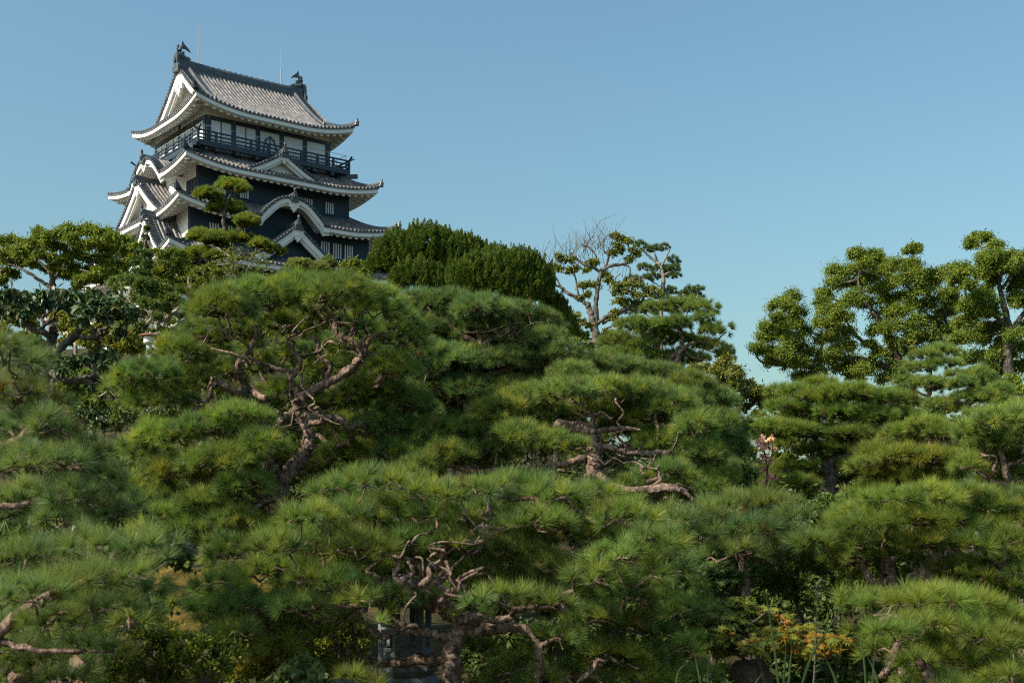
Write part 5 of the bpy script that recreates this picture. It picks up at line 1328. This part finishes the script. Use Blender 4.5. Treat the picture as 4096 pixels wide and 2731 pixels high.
broadleaf('pale green shrub around the foot of the pink-leaved young tree', 21.0,
    [R1(x, y, r/5.7) for x, y, r in ((90,1330,40),(140,1370,40),(190,1400,38),(110,1430,44),(180,1460,44),(300,1330,26),(310,1390,36),(250,1500,44),(330,1450,40),(130,1520,46),(200,1550,44),(300,1540,44),(400,1560,40),(420,1480,36),(470,1450,40),(440,1380,36),(360,1340,34),(500,1500,40),(60,1450,40),(60,1380,36),(20,1420,40),(340,1560,44),(480,1580,40),(520,1420,30),(150,1290,30),(60,1320,32))],
    [R1(220,1750,2),R1(220,1620,1.8),R1(220,1500,1.4)], [], seed=57, leaf=(.085,.05), per=323, sub=10, cols=((.075,.105,.018),(.10,.125,.02),(.055,.085,.02)), twig=.005, seg=.25, name='leafy_shrub', cat='shrub', dys=.4)
broadleaf('yellow green leafy tree at the right edge between the camphor and the pines', 30.0,
    [R1(x, y, r/5.7) for x, y, r in ((1560,1020,40),(1620,1010,40),(1680,1020,40),(1520,1060,40),(1590,1070,42),(1660,1070,42),(1720,1050,40),(1480,1090,34))], [R1(1620,1400,3),R1(1620,1200,2.6),R1(1620,1080,2)], [],
    seed=58, leaf=(.08,.045), per=442, sub=11, cols=((.085,.105,.016),(.105,.12,.018),(.06,.085,.016)), twig=.006, seg=.3, name='leafy_shrub', cat='shrub')
broadleaf('low dark green tree line behind the round-headed pine, at the foot of the bare tree', 29.0,
    [Z6(x, y, r/5.88) for x, y, r in ((1340,850,40),(1390,870,44),(1330,900,44),(1400,930,44),(1500,850,36),(1540,880,40),(1480,930,44),(1560,940,44),(1520,990,46),(1420,1000,46),(1340,980,44),(1600,820,30),(1380,800,26))], [Z6(1450,1250,3),Z6(1450,1050,2.6),Z6(1450,920,2)], [],
    seed=59, leaf=(.09,.045), per=408, sub=11, cols=((.040,.070,.016),(.06,.09,.018),(.08,.10,.02)), twig=.006, seg=.3, name='leafy_shrub', cat='shrub')

# ---------------------------------------------------------------- shaded undergrowth between the pines
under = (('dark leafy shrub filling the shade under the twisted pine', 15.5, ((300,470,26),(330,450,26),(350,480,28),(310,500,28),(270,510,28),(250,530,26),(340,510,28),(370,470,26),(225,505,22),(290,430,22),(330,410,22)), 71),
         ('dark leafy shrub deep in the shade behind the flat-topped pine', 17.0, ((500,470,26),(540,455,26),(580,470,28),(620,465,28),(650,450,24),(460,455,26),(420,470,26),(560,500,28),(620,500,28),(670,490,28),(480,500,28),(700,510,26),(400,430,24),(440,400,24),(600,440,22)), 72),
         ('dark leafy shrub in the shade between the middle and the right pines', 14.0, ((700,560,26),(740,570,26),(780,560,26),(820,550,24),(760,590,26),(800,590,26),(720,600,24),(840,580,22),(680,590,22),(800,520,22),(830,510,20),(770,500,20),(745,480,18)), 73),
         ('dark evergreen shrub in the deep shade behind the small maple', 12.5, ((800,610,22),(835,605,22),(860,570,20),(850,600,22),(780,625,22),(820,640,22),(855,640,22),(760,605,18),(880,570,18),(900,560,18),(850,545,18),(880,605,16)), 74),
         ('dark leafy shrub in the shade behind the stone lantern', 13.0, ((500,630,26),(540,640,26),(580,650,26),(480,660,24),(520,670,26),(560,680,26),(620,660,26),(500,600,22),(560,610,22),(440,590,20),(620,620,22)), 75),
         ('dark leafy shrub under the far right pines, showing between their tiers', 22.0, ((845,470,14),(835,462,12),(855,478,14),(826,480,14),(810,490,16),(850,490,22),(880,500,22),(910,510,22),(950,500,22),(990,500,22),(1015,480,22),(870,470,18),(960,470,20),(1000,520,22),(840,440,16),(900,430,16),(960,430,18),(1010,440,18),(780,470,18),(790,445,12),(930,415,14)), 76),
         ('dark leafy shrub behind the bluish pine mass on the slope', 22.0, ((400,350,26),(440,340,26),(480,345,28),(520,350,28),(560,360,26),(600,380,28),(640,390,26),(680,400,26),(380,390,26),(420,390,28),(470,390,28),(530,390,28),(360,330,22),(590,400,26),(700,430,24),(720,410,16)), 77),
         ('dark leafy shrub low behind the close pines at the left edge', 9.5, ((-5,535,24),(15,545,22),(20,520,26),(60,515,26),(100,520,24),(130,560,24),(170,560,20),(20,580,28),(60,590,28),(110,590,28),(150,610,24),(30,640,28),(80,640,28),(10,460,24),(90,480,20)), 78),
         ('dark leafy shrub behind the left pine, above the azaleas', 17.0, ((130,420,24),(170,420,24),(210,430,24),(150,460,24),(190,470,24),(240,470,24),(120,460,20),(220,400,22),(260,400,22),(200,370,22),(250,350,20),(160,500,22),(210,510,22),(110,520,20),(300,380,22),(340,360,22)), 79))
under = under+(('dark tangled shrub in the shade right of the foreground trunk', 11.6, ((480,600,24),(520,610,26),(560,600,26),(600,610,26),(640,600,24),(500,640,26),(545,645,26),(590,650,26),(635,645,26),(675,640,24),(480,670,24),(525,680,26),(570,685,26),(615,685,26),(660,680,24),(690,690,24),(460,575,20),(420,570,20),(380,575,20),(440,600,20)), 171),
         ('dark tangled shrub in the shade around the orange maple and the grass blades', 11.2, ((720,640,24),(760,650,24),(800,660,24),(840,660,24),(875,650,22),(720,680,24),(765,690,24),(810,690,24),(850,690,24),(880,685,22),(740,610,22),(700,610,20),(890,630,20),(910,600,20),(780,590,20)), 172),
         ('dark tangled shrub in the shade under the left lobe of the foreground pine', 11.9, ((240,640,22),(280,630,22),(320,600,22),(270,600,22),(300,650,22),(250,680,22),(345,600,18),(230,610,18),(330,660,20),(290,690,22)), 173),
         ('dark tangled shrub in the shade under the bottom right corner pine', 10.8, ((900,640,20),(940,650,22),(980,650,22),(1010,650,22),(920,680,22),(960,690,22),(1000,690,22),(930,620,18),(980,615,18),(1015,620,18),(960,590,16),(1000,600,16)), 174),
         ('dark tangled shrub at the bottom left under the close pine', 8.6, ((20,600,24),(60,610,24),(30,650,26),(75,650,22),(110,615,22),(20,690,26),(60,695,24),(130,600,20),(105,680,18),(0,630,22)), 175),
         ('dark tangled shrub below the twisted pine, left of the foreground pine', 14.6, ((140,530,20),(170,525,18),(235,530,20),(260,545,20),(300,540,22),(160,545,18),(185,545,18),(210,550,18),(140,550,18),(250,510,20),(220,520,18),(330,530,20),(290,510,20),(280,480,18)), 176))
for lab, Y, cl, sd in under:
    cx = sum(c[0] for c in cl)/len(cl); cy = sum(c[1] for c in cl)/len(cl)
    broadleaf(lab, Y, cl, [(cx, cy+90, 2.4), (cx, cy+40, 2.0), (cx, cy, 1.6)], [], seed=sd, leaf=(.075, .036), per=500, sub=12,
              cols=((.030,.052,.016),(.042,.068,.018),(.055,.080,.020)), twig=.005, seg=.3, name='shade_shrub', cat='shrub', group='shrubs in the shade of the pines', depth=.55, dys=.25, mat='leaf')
# ---------------------------------------------------------------- garden furniture, stones and small plants
def lathe(mb, c, prof, m=20, facet=None):
    """prof: (radius, z) from bottom to top, around c"""
    n = facet or m
    a = np.arange(n)/n*2*np.pi + (np.pi/n if facet else 0)
    G = np.stack([np.stack([c[0]+r*np.cos(a), c[1]+r*np.sin(a), np.full(n, c[2]+z)], -1) for r, z in prof])
    mb.rings(G, True)

# rusty-capped garden lamp
Yl = 20.5
c = P(149, 337, Yl); gz = float(ground_z(c[0], c[1]))
lamp = thing('garden_lamp', 'garden lamp with a rusty saucer cap on a pale ribbed drum, among the pine tips', 'lamp', (c[0], c[1], gz-.05))
u = Yl/F
mb = MB(); lathe(mb, P(149, 343, Yl), [(.2*u, -.5*u), (5.2*u, 0), (5.2*u, 7*u), (4.6*u, 7.2*u)], 20)
for k in range(5): lathe(mb, P(149, 342.2-k*1.3, Yl), [(5.35*u, 0), (5.45*u, .3*u), (5.35*u, .6*u)], 20)
mb.build('lamp_drum', M['plaster'], lamp, True, lamp.location)
mb = MB(); lathe(mb, P(149, 335.8, Yl), [(9.0*u, 0), (9.6*u, .5*u), (9.2*u, 1.1*u), (5*u, 2.4*u), (1.8*u, 2.9*u), (.3*u, 3*u)], 24); mb.build('lamp_cap', M['rust'], lamp, True, lamp.location)
mb = MB(); lathe(mb, P(150, 333.2, Yl), [(1.1*u, 0), (1.1*u, 1.4*u), (.5*u, 2.0*u)], 10); mb.build('lamp_knob', M['steel'], lamp, True, lamp.location)
mb = MB(); lathe(mb, (c[0], c[1], gz-.1), [(.045, 0), (.045, P(149, 343, Yl)[2]-gz+.1)], 10); mb.build('lamp_post', M['steel'], lamp, True, lamp.location)

# snow-viewing stone lantern behind the foreground trunk
Ys = 10.3; u = Ys/F
lc = P(405, 650, Ys); g0 = float(ground_z(lc[0], lc[1]))
lan = thing('stone_lantern', 'grey stone lantern with a wide hexagonal roof and square windows behind the foreground pine trunk', 'stone lantern', (lc[0], lc[1], g0-.05))
zb = P(405, 662, Ys)[2]
mb = MB()
RO = math.radians(14)
def hexring(r, z, n=6, rot=0.0, cx=lc):
    a = np.arange(n)/n*2*np.pi+rot
    return np.stack([cx[0]+r*np.cos(a), cx[1]+r*np.sin(a), np.full(n, z)], -1)
z_ = lambda py: P(405, py, Ys)[2]
mb.rings(np.stack([hexring(33*u, z_(700), rot=RO), hexring(36*u, z_(690), rot=RO), hexring(36*u, z_(680), rot=RO), hexring(31*u, z_(674), rot=RO)]))
for k in range(6):
    a = k*math.pi/3+RO
    p0 = np.array([lc[0]+30*u*math.cos(a), lc[1]+30*u*math.sin(a), g0-.1]); p1 = np.array([lc[0]+26*u*math.cos(a), lc[1]+26*u*math.sin(a), z_(694)])
    if p0[2] < p1[2]: mb.tube([p0, p1], [7*u, 6*u], 6)
mb.build('lantern_base', M['granite'], lan, False, lan.location)
mb = MB()
mb.rings(np.stack([hexring(29*u, z_(674), rot=RO), hexring(34*u, z_(668), rot=RO), hexring(34*u, z_(661), rot=RO), hexring(30*u, z_(660), rot=RO)]))
mb.build('lantern_platform', M['granite'], lan, False, lan.location)
# light box: posts, sills and heads, open windows
mb = MB(); Rf = 27*u
hx = hexring(Rf, 0, rot=RO)
def seg(i, f0, f1, r_in, z0, z1):
    a, b = hx[i], hx[(i+1) % 6]
    cxy = np.array([lc[0], lc[1], 0])
    o0, o1 = a+(b-a)*f0, a+(b-a)*f1
    i0, i1 = cxy+(o0-cxy)*r_in, cxy+(o1-cxy)*r_in
    q = []
    for z in (z0, z1):
        for p in (o0, o1, i1, i0): q.append([p[0], p[1], z])
    mb.box8(q)
for i in range(6):
    seg(i, 0, 1, .84, z_(660), z_(656.5)); seg(i, .12, .88, .88, z_(656.4), z_(646)); seg(i, 0, 1, .84, z_(606), z_(602))
    seg(i, 0, .15, .84, z_(656.4), z_(606.1)); seg(i, .85, 1, .84, z_(656.4), z_(606.1))
    seg(i, .151, .849, .90, z_(648), z_(644.8)) if False else None
    seg(i, .151, .849, .89, z_(628), z_(625.5))
mb.build('light_box', M['granite'], lan, False, lan.location)
mb = MB()
n = 6; prof = [(28, 606), (51, 604.5), (53, 600), (45, 594), (33, 588), (21, 584), (11, 582), (9, 578)]
rings = []
for r, py in prof:
    a = np.arange(24)/24*2*np.pi+RO
    seg_ = np.abs(((np.arange(24)/4) % 1)-.5)*2                 # 1 at corners
    rr = r*u*(np.cos(np.pi/6)/np.cos(((np.arange(24)/24*2*np.pi) % (np.pi/3))-np.pi/6))
    up_ = (seg_**2)*(4.0 if r > 40 else 1.0)*u
    rings.append(np.stack([lc[0]+rr*np.cos(a), lc[1]+rr*np.sin(a), z_(py)+up_], -1))
mb.rings(np.stack(rings)); mb.build('lantern_roof', M['granite'], lan, False, lan.location)
mb = MB(); lathe(mb, (lc[0], lc[1], z_(580)), [(8*u, 0), (9*u, 1.5*u), (7*u, 3*u), (7*u, 5*u), (5*u, 8*u), (1*u, 11*u)], 14); mb.build('lantern_finial', M['granite'], lan, True, lan.location)

def rock(label, px, py, rpx, Y, mat, seed, sq=.75, name='garden_rock', group='mossy garden rocks'):
    rng = np.random.default_rng(seed)
    bm_a = np.linspace(0, np.pi, 13); bm_b = np.arange(22)/22*2*np.pi
    A_, B_ = np.meshgrid(bm_a, bm_b, indexing='ij')
    q = np.stack([np.sin(A_)*np.cos(B_), np.sin(A_)*np.sin(B_), -np.cos(A_)], -1)
    d = np.full(A_.shape, 1.25)
    for k in range(22):
        v = unit(rng.normal(0, 1, 3)); h = rng.uniform(.62, .92)
        pr = (q*v).sum(-1); d = np.minimum(d, np.where(pr > 0, h/np.maximum(pr, .01), 9))
    d *= 1+rng.normal(0, .035, d.shape)
    c = P(px, py, Y); r = rpx/F*Y
    G = c+q*d[..., None]*np.array([r, r*.9, r*sq])
    mb = MB(); mb.rings(G, True)
    return tag(mb.build(name, M[mat], None, False), label, 'rock', group)
rock('brown rock with a flat lit face, right one of the pair on the mossy bank', 205, 557, 15, 11.8, 'rock', 3, .85)
rock('dark upright rock in shade, left one of the pair on the mossy bank', 178, 553, 20, 12.3, 'rock', 4, .8)
rock('red brown rough rock at the bottom edge among the azaleas', 80, 672, 17, 7.6, 'rust_rock', 5, 1.2)
rock('small tan rock at the bottom left corner below the close pine', 18, 676, 12, 7.4, 'rust_rock', 6, .9)
rock('pale grey stone at the foot of the stone lantern', 345, 684, 16, 9.6, 'granite', 8, .6)
rock('mossy brown stone among the grass blades below the small maple', 752, 678, 19, 9.3, 'rock', 9, 1.0)
rock('grey boulder showing under the far right pines, behind the sawn stub', 845, 562, 14, 12.6, 'rock', 10, .7)

# mossy bank on the left
def bank():
    n, m = 40, 16
    x = np.linspace(-1, 1, n)[:, None]; t = np.linspace(0, 1, m)[None]
    cx, cy = P(190, 580, 11.6)[:2]
    px_ = cx+x*1.15+0*t; py_ = cy-.9+1.7*t+.12*np.sin(3*x)
    top = P(190, 566, 12.0)[2]
    zz = top-(1-t)**1.8*.55-.25*np.abs(x)**3+.02*np.sin(9*x+5*t)+.02*np.sin(23*x)+.015*np.sin(31*t+4*x)
    zz = np.where(t > .93, zz-.1, zz)
    b = MB(); b.grid(np.stack([px_, py_, zz], -1))
    tag(b.build('mossy_bank', M['moss'], None, True), kind='structure')
M['moss'] = rough_mat('moss', (.055,.045,.015), (.16,.105,.025), 6.0, 0.95, 0.1, 0.8, 0.03, (1, 1, 4), (.24,.17,.04))
bank()

# azaleas and low shrubs in the foreground
def azalea(label, Y, cl, seed, cols, leaf=(.030, .014), per=900, group='azaleas along the front', name='azalea_bush', sub=16, ok=.0):
    cx = sum(c[0] for c in cl)/len(cl); cy = sum(c[1] for c in cl)/len(cl)
    broadleaf(label, Y, cl, [(cx, cy+60, 1.6), (cx, cy+30, 1.4), (cx, cy+8, 1.2)], [], seed=seed, leaf=leaf, per=per, sub=sub, cols=cols, hang=-.5, twig=.003, seg=.12,
              name=name, cat='shrub', group=group, depth=.8, dys=.15, flat=.8, subr=.38)
AZ = ((.075,.095,.012),(.095,.112,.014),(.055,.080,.014),(.042,.066,.016))
azalea('yellow green azalea mound in the bottom left, right of the red brown rock', 7.4, [(105,640,20),(135,632,22),(165,640,22),(195,650,22),(120,658,22),(150,660,24),(180,668,24),(210,672,22),(225,655,18),(135,680,22),(105,676,20),(165,684,20)], 81, AZ)
azalea('round bright azalea behind the stone lantern, left of its light box', 10.9, [(330,632,16),(350,622,16),(362,638,14),(345,645,16),(325,650,14),(310,645,14),(355,655,12)], 82, ((.095,.120,.014),(.12,.14,.016),(.075,.10,.016)))
azalea('mustard green azalea under the left lobe of the foreground pine', 9.6, [(255,660,18),(280,655,18),(300,665,18),(270,672,18),(245,678,18),(305,680,18),(325,670,14)], 83, ((.11,.11,.012),(.13,.12,.014),(.075,.09,.014)))
azalea('small-leaved yellow green bush at the left edge between the two close pines', 10.8, [(10,505,16),(35,500,18),(60,505,18),(20,520,18),(48,522,18),(75,515,18),(85,500,16),(0,530,16),(66,492,14)], 84, ((.085,.10,.012),(.11,.12,.014),(.06,.085,.014)), group=None)
azalea('broad-leaved pale green creeper at the foot of the mustard azalea', 8.6, [(290,676,14),(305,668,12),(275,690,14),(318,684,14),(300,692,14)], 85, ((.075,.11,.05),(.095,.13,.06)), (.06,.05), 140, None, 'creeping_plant', 8)
azalea('yellow green bush with light tips under the bright pine near the sawn stub', 11.6, [(815,560,12),(800,566,12),(790,575,10),(860,575,12),(935,570,12),(950,578,12),(975,572,10),(880,600,12),(820,572,12),(840,590,14)], 86, ((.085,.10,.014),(.11,.125,.016),(.055,.08,.018)), (.04,.018), 500, None)

# small maple turning orange, and its green neighbour
def maple(label, Y, tiers, trunk, limbs, seed, cols, group, acc=None):
    rng = np.random.default_rng(seed)
    path, rad = limb_path(trunk, Y, rng, 7, .1, True); base = path[0].copy()
    th = thing('maple_tree', label, 'maple', base, 0, group)
    mb = MB(); bark_tube(mb, path, rad, rng, 8); mb.build('trunk', M['dark_bark'], th, True, base)
    roots = [(path[2:], rad[2:])]
    for lm in limbs:
        lp, lr = limb_path(lm, Y, rng, 6, .15); mb = MB(); bark_tube(mb, lp, lr, rng, 7); mb.build('limb', M['dark_bark'], th, True, base); roots.append((lp, lr))
    VV, TT, CC, tg, k0 = [], [], [], [], 0
    for px, py, rx, ry, warm in tiers:
        yy = Y+rng.uniform(-.3, .3); c = P(px, py, yy); rx_, ry_ = rx/F*yy, ry/F*yy
        n = int(260*rx_*rx_/.04)
        q = rng.normal(0, .5, (n, 3)); q = q[(np.abs(q) < 1.1).all(1)]
        p = c+q*np.array([rx_, rx_*.9, ry_]); n = len(p)
        p[:, 2] -= .35*ry_*((q[:, 0]**2+q[:, 1]**2))
        # palmate leaf: seven slim lobes from one point, facing up and out
        nn = unit(np.array([0, -.35, 1.0])+rng.normal(0, .30, (n, 3))); d0 = unit(np.cross(nn, rng.normal(0, 1, (n, 3)))); d0[:, 2] -= .25; d0 = unit(d0); e = unit(np.cross(nn, d0))
        L = .050*(.7+.6*rng.random(n))
        tri_ = []
        for k, a in enumerate(np.radians([-110, -72, -36, 0, 36, 72, 110])):
            ll = L*(1-.10*abs(k-3))
            dr = np.cos(a)*d0+np.sin(a)*e; sd_ = unit(np.cross(nn, dr))
            m_ = p+dr*(ll*.45)[:, None]; w_ = (ll*.15)[:, None]
            tri_.append(np.stack([p, m_+sd_*w_, p+dr*ll[:, None]-nn*(ll*.12)[:, None], m_-sd_*w_], 1))
        V = np.stack(tri_, 1).reshape(-1, 3)
        cc = mixcol(n, rng, cols)*LGAIN
        w_ = rng.random(n) < 1.25*warm*(.5+.5*np.sin(p[:, 0]*9+px)**2)
        if acc is not None: cc[w_] = mixcol(int(w_.sum()), rng, acc)
        VV.append(V); TT.append(np.arange(len(V)).reshape(-1, 4)+k0); k0 += len(V)
        CC.append(np.repeat(cc, 28, 0)*(1+rng.normal(0, .06, (len(V), 1))))
        tg.append(p[::7])
    mesh('crown', np.concatenate(VV), [np.concatenate(TT)], M['leaf'], th, False, np.clip(np.concatenate(CC), .004, 1), base)
    tw = grow(roots, np.concatenate(tg), rng, .15, .2, .0025, .42, .1, .4)
    if tw: tw.build('branches', M['dark_bark'], th, True, base)
MC = ((.080,.100,.016),(.105,.118,.016),(.060,.085,.020)); MA = ((.34,.20,.02),(.26,.19,.02),(.40,.18,.03))
maple('low Japanese maple turning orange on its right side, among the grass blades', 9.2,
      [(715,606,22,7,0),(740,602,20,7,0),(725,618,24,8,.02),(755,612,22,8,.05),(775,618,20,7,.25),(745,628,26,8,.06),(715,634,20,8,.02),(775,632,24,8,.4),(800,630,18,7,.65),(820,638,20,7,.75),(838,640,14,6,.55),(790,644,22,8,.5),(760,644,22,8,.25),(730,648,20,7,.12),(700,620,14,6,0),(830,648,14,6,.5),(805,650,16,6,.4)],
      [(765,720,3),(766,690,2.8),(760,665,2.4),(752,640,2),(745,620,1.5)], [[(758,660,1.8),(785,645,1.4),(815,640,1)],[(752,640,1.5),(725,630,1.2),(710,622,.8)],[(748,626,1.3),(765,612,.9)]], 91, MC, 'Japanese maples by the path', MA)
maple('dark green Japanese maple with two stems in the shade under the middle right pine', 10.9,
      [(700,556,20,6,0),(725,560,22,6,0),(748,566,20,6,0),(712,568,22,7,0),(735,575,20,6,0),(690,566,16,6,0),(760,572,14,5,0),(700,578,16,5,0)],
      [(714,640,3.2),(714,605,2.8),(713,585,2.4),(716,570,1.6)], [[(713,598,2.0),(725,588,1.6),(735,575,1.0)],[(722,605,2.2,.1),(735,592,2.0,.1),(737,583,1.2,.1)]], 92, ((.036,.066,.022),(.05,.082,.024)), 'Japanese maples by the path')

# tall grass blades and a leafy stalk
def blade(label, Y, pts, w, seed, group='tall grass blades by the path'):
    pa = spline(np.array([P(x, y, Y) for x, y in pts]), 6)
    if len(pa) < 3: return
    n = len(pa); t = np.linspace(0, 1, n)
    g = float(ground_z(pa[0, 0], pa[0, 1]))
    if pa[0, 2] > g: pa[0, 2] = g
    tng = unit(np.gradient(pa, axis=0)); s = unit(np.cross(tng, np.array([.25, -1, .1])))
    hw = (w/F*Y)*np.clip(np.minimum(1, 1.6*(1-t)+.08), 0, 1)
    nn = np.cross(s, tng)
    V = np.stack([pa-s*hw[:, None], pa+nn*hw[:, None]*.35, pa+s*hw[:, None]], 1)
    i = np.arange(n*3).reshape(n, 3)
    q = np.concatenate([np.stack([i[:-1, k], i[:-1, k+1], i[1:, k+1], i[1:, k]], -1) for k in (0, 1)])
    rng = np.random.default_rng(seed)
    c0 = np.array([.075, .125, .045])*rng.uniform(.8, 1.4)
    col = np.repeat((c0[None]*(1+.2*t[:, None]))[:, None], 3, 1).reshape(-1, 3)
    tipc = t > .95
    col = col.reshape(n, 3, 3); col[tipc] = (.30, .16, .06); col = col.reshape(-1, 3)
    tag(mesh('grass_blade', V.reshape(-1, 3), [q], M['leaf'], None, True, col), label, 'grass', group)
blade('tallest upright grass blade, crossing the left part of the orange maple', 7.6, [(779,690),(776,660),(771,625),(765,587)], 1.3, 1)
blade('long slanting grass blade leaning right up to the bottom right pine', 7.5, [(800,690),(812,655),(830,625),(849,598)], 1.5, 2)
blade('straight grass blade in the middle of the orange maple', 7.8, [(783,690),(785,665),(786,640)], 1.3, 3)
blade('grass blade standing just right of the maple trunk', 7.6, [(788,692),(790,665),(792,645)], 1.2, 4)
blade('grass blade left of the bottom right pine limbs, bending left', 7.7, [(866,692),(864,660),(858,632)], 1.2, 5)
blade('short grass blade in front of the scaly limb', 7.5, [(880,692),(875,672),(867,655)], 1.3, 6)
blade('upright grass blade touching the scaly limb of the corner pine', 7.6, [(872,692),(873,672),(874,652)], 1.2, 7)
blade('low leaning grass blade at the bottom right of the orange maple', 7.3, [(840,694),(834,675),(826,658)], 1.4, 8)
blade('thin grass blade at the bottom centre, left of the orange maple', 7.6, [(702,692),(698,670),(694,652)], 1.0, 9)
blade('curved grass blade under the shaded lobe of the foreground pine', 7.4, [(676,694),(678,672),(686,662)], 1.1, 10)
blade('short pale grass blade beside the curved one at the bottom', 7.4, [(709,694),(708,676),(709,660)], 1.0, 11)
blade('low grass blade between the maple and the bottom edge', 7.2, [(750,696),(757,680),(764,672)], 1.2, 12)
def stalk():
    rng = np.random.default_rng(7); Y = 7.9
    pts = spline(np.array([P(x, y, Y) for x, y in ((812,700),(815,660),(816,625),(818,595),(820,584))]), 8)
    g = float(ground_z(pts[0, 0], pts[0, 1])); pts[0, 2] = min(pts[0, 2], g)
    th = thing('goldenrod_stalk', 'upright weed stalk with whorls of narrow leaves above the orange maple', 'weed', pts[0])
    mb = MB(); bark_tube(mb, pts, np.linspace(.006, .002, len(pts)), rng, 5, .03); mb.build('stem', M['dark_bark'], th, True, pts[0])
    k = 110; t = rng.random(k)**.7; ii = t*(len(pts)-1); i0 = ii.astype(int).clip(0, len(pts)-2)
    p = pts[i0]+(pts[i0+1]-pts[i0])*(ii-i0)[:, None]
    ph = rng.random(k)*6.28; d = unit(np.stack([np.cos(ph), np.sin(ph), .35+.5*t], -1)); s = unit(np.cross(d, [0, 0, 1.0])); L = (.10*(1.15-t))[:, None]+.015
    V = np.stack([p, p+d*L*.4+s*.007, p+d*L-np.array([0, 0, .02]), p+d*L*.4-s*.007], 1)
    col = np.repeat(mixcol(k, rng, ((.06,.105,.05),(.08,.125,.06))), 4, 0)
    mesh('leaves', V.reshape(-1, 3), [np.arange(k*4).reshape(-1, 4)], M['leaf'], th, False, col, pts[0])
stalk()
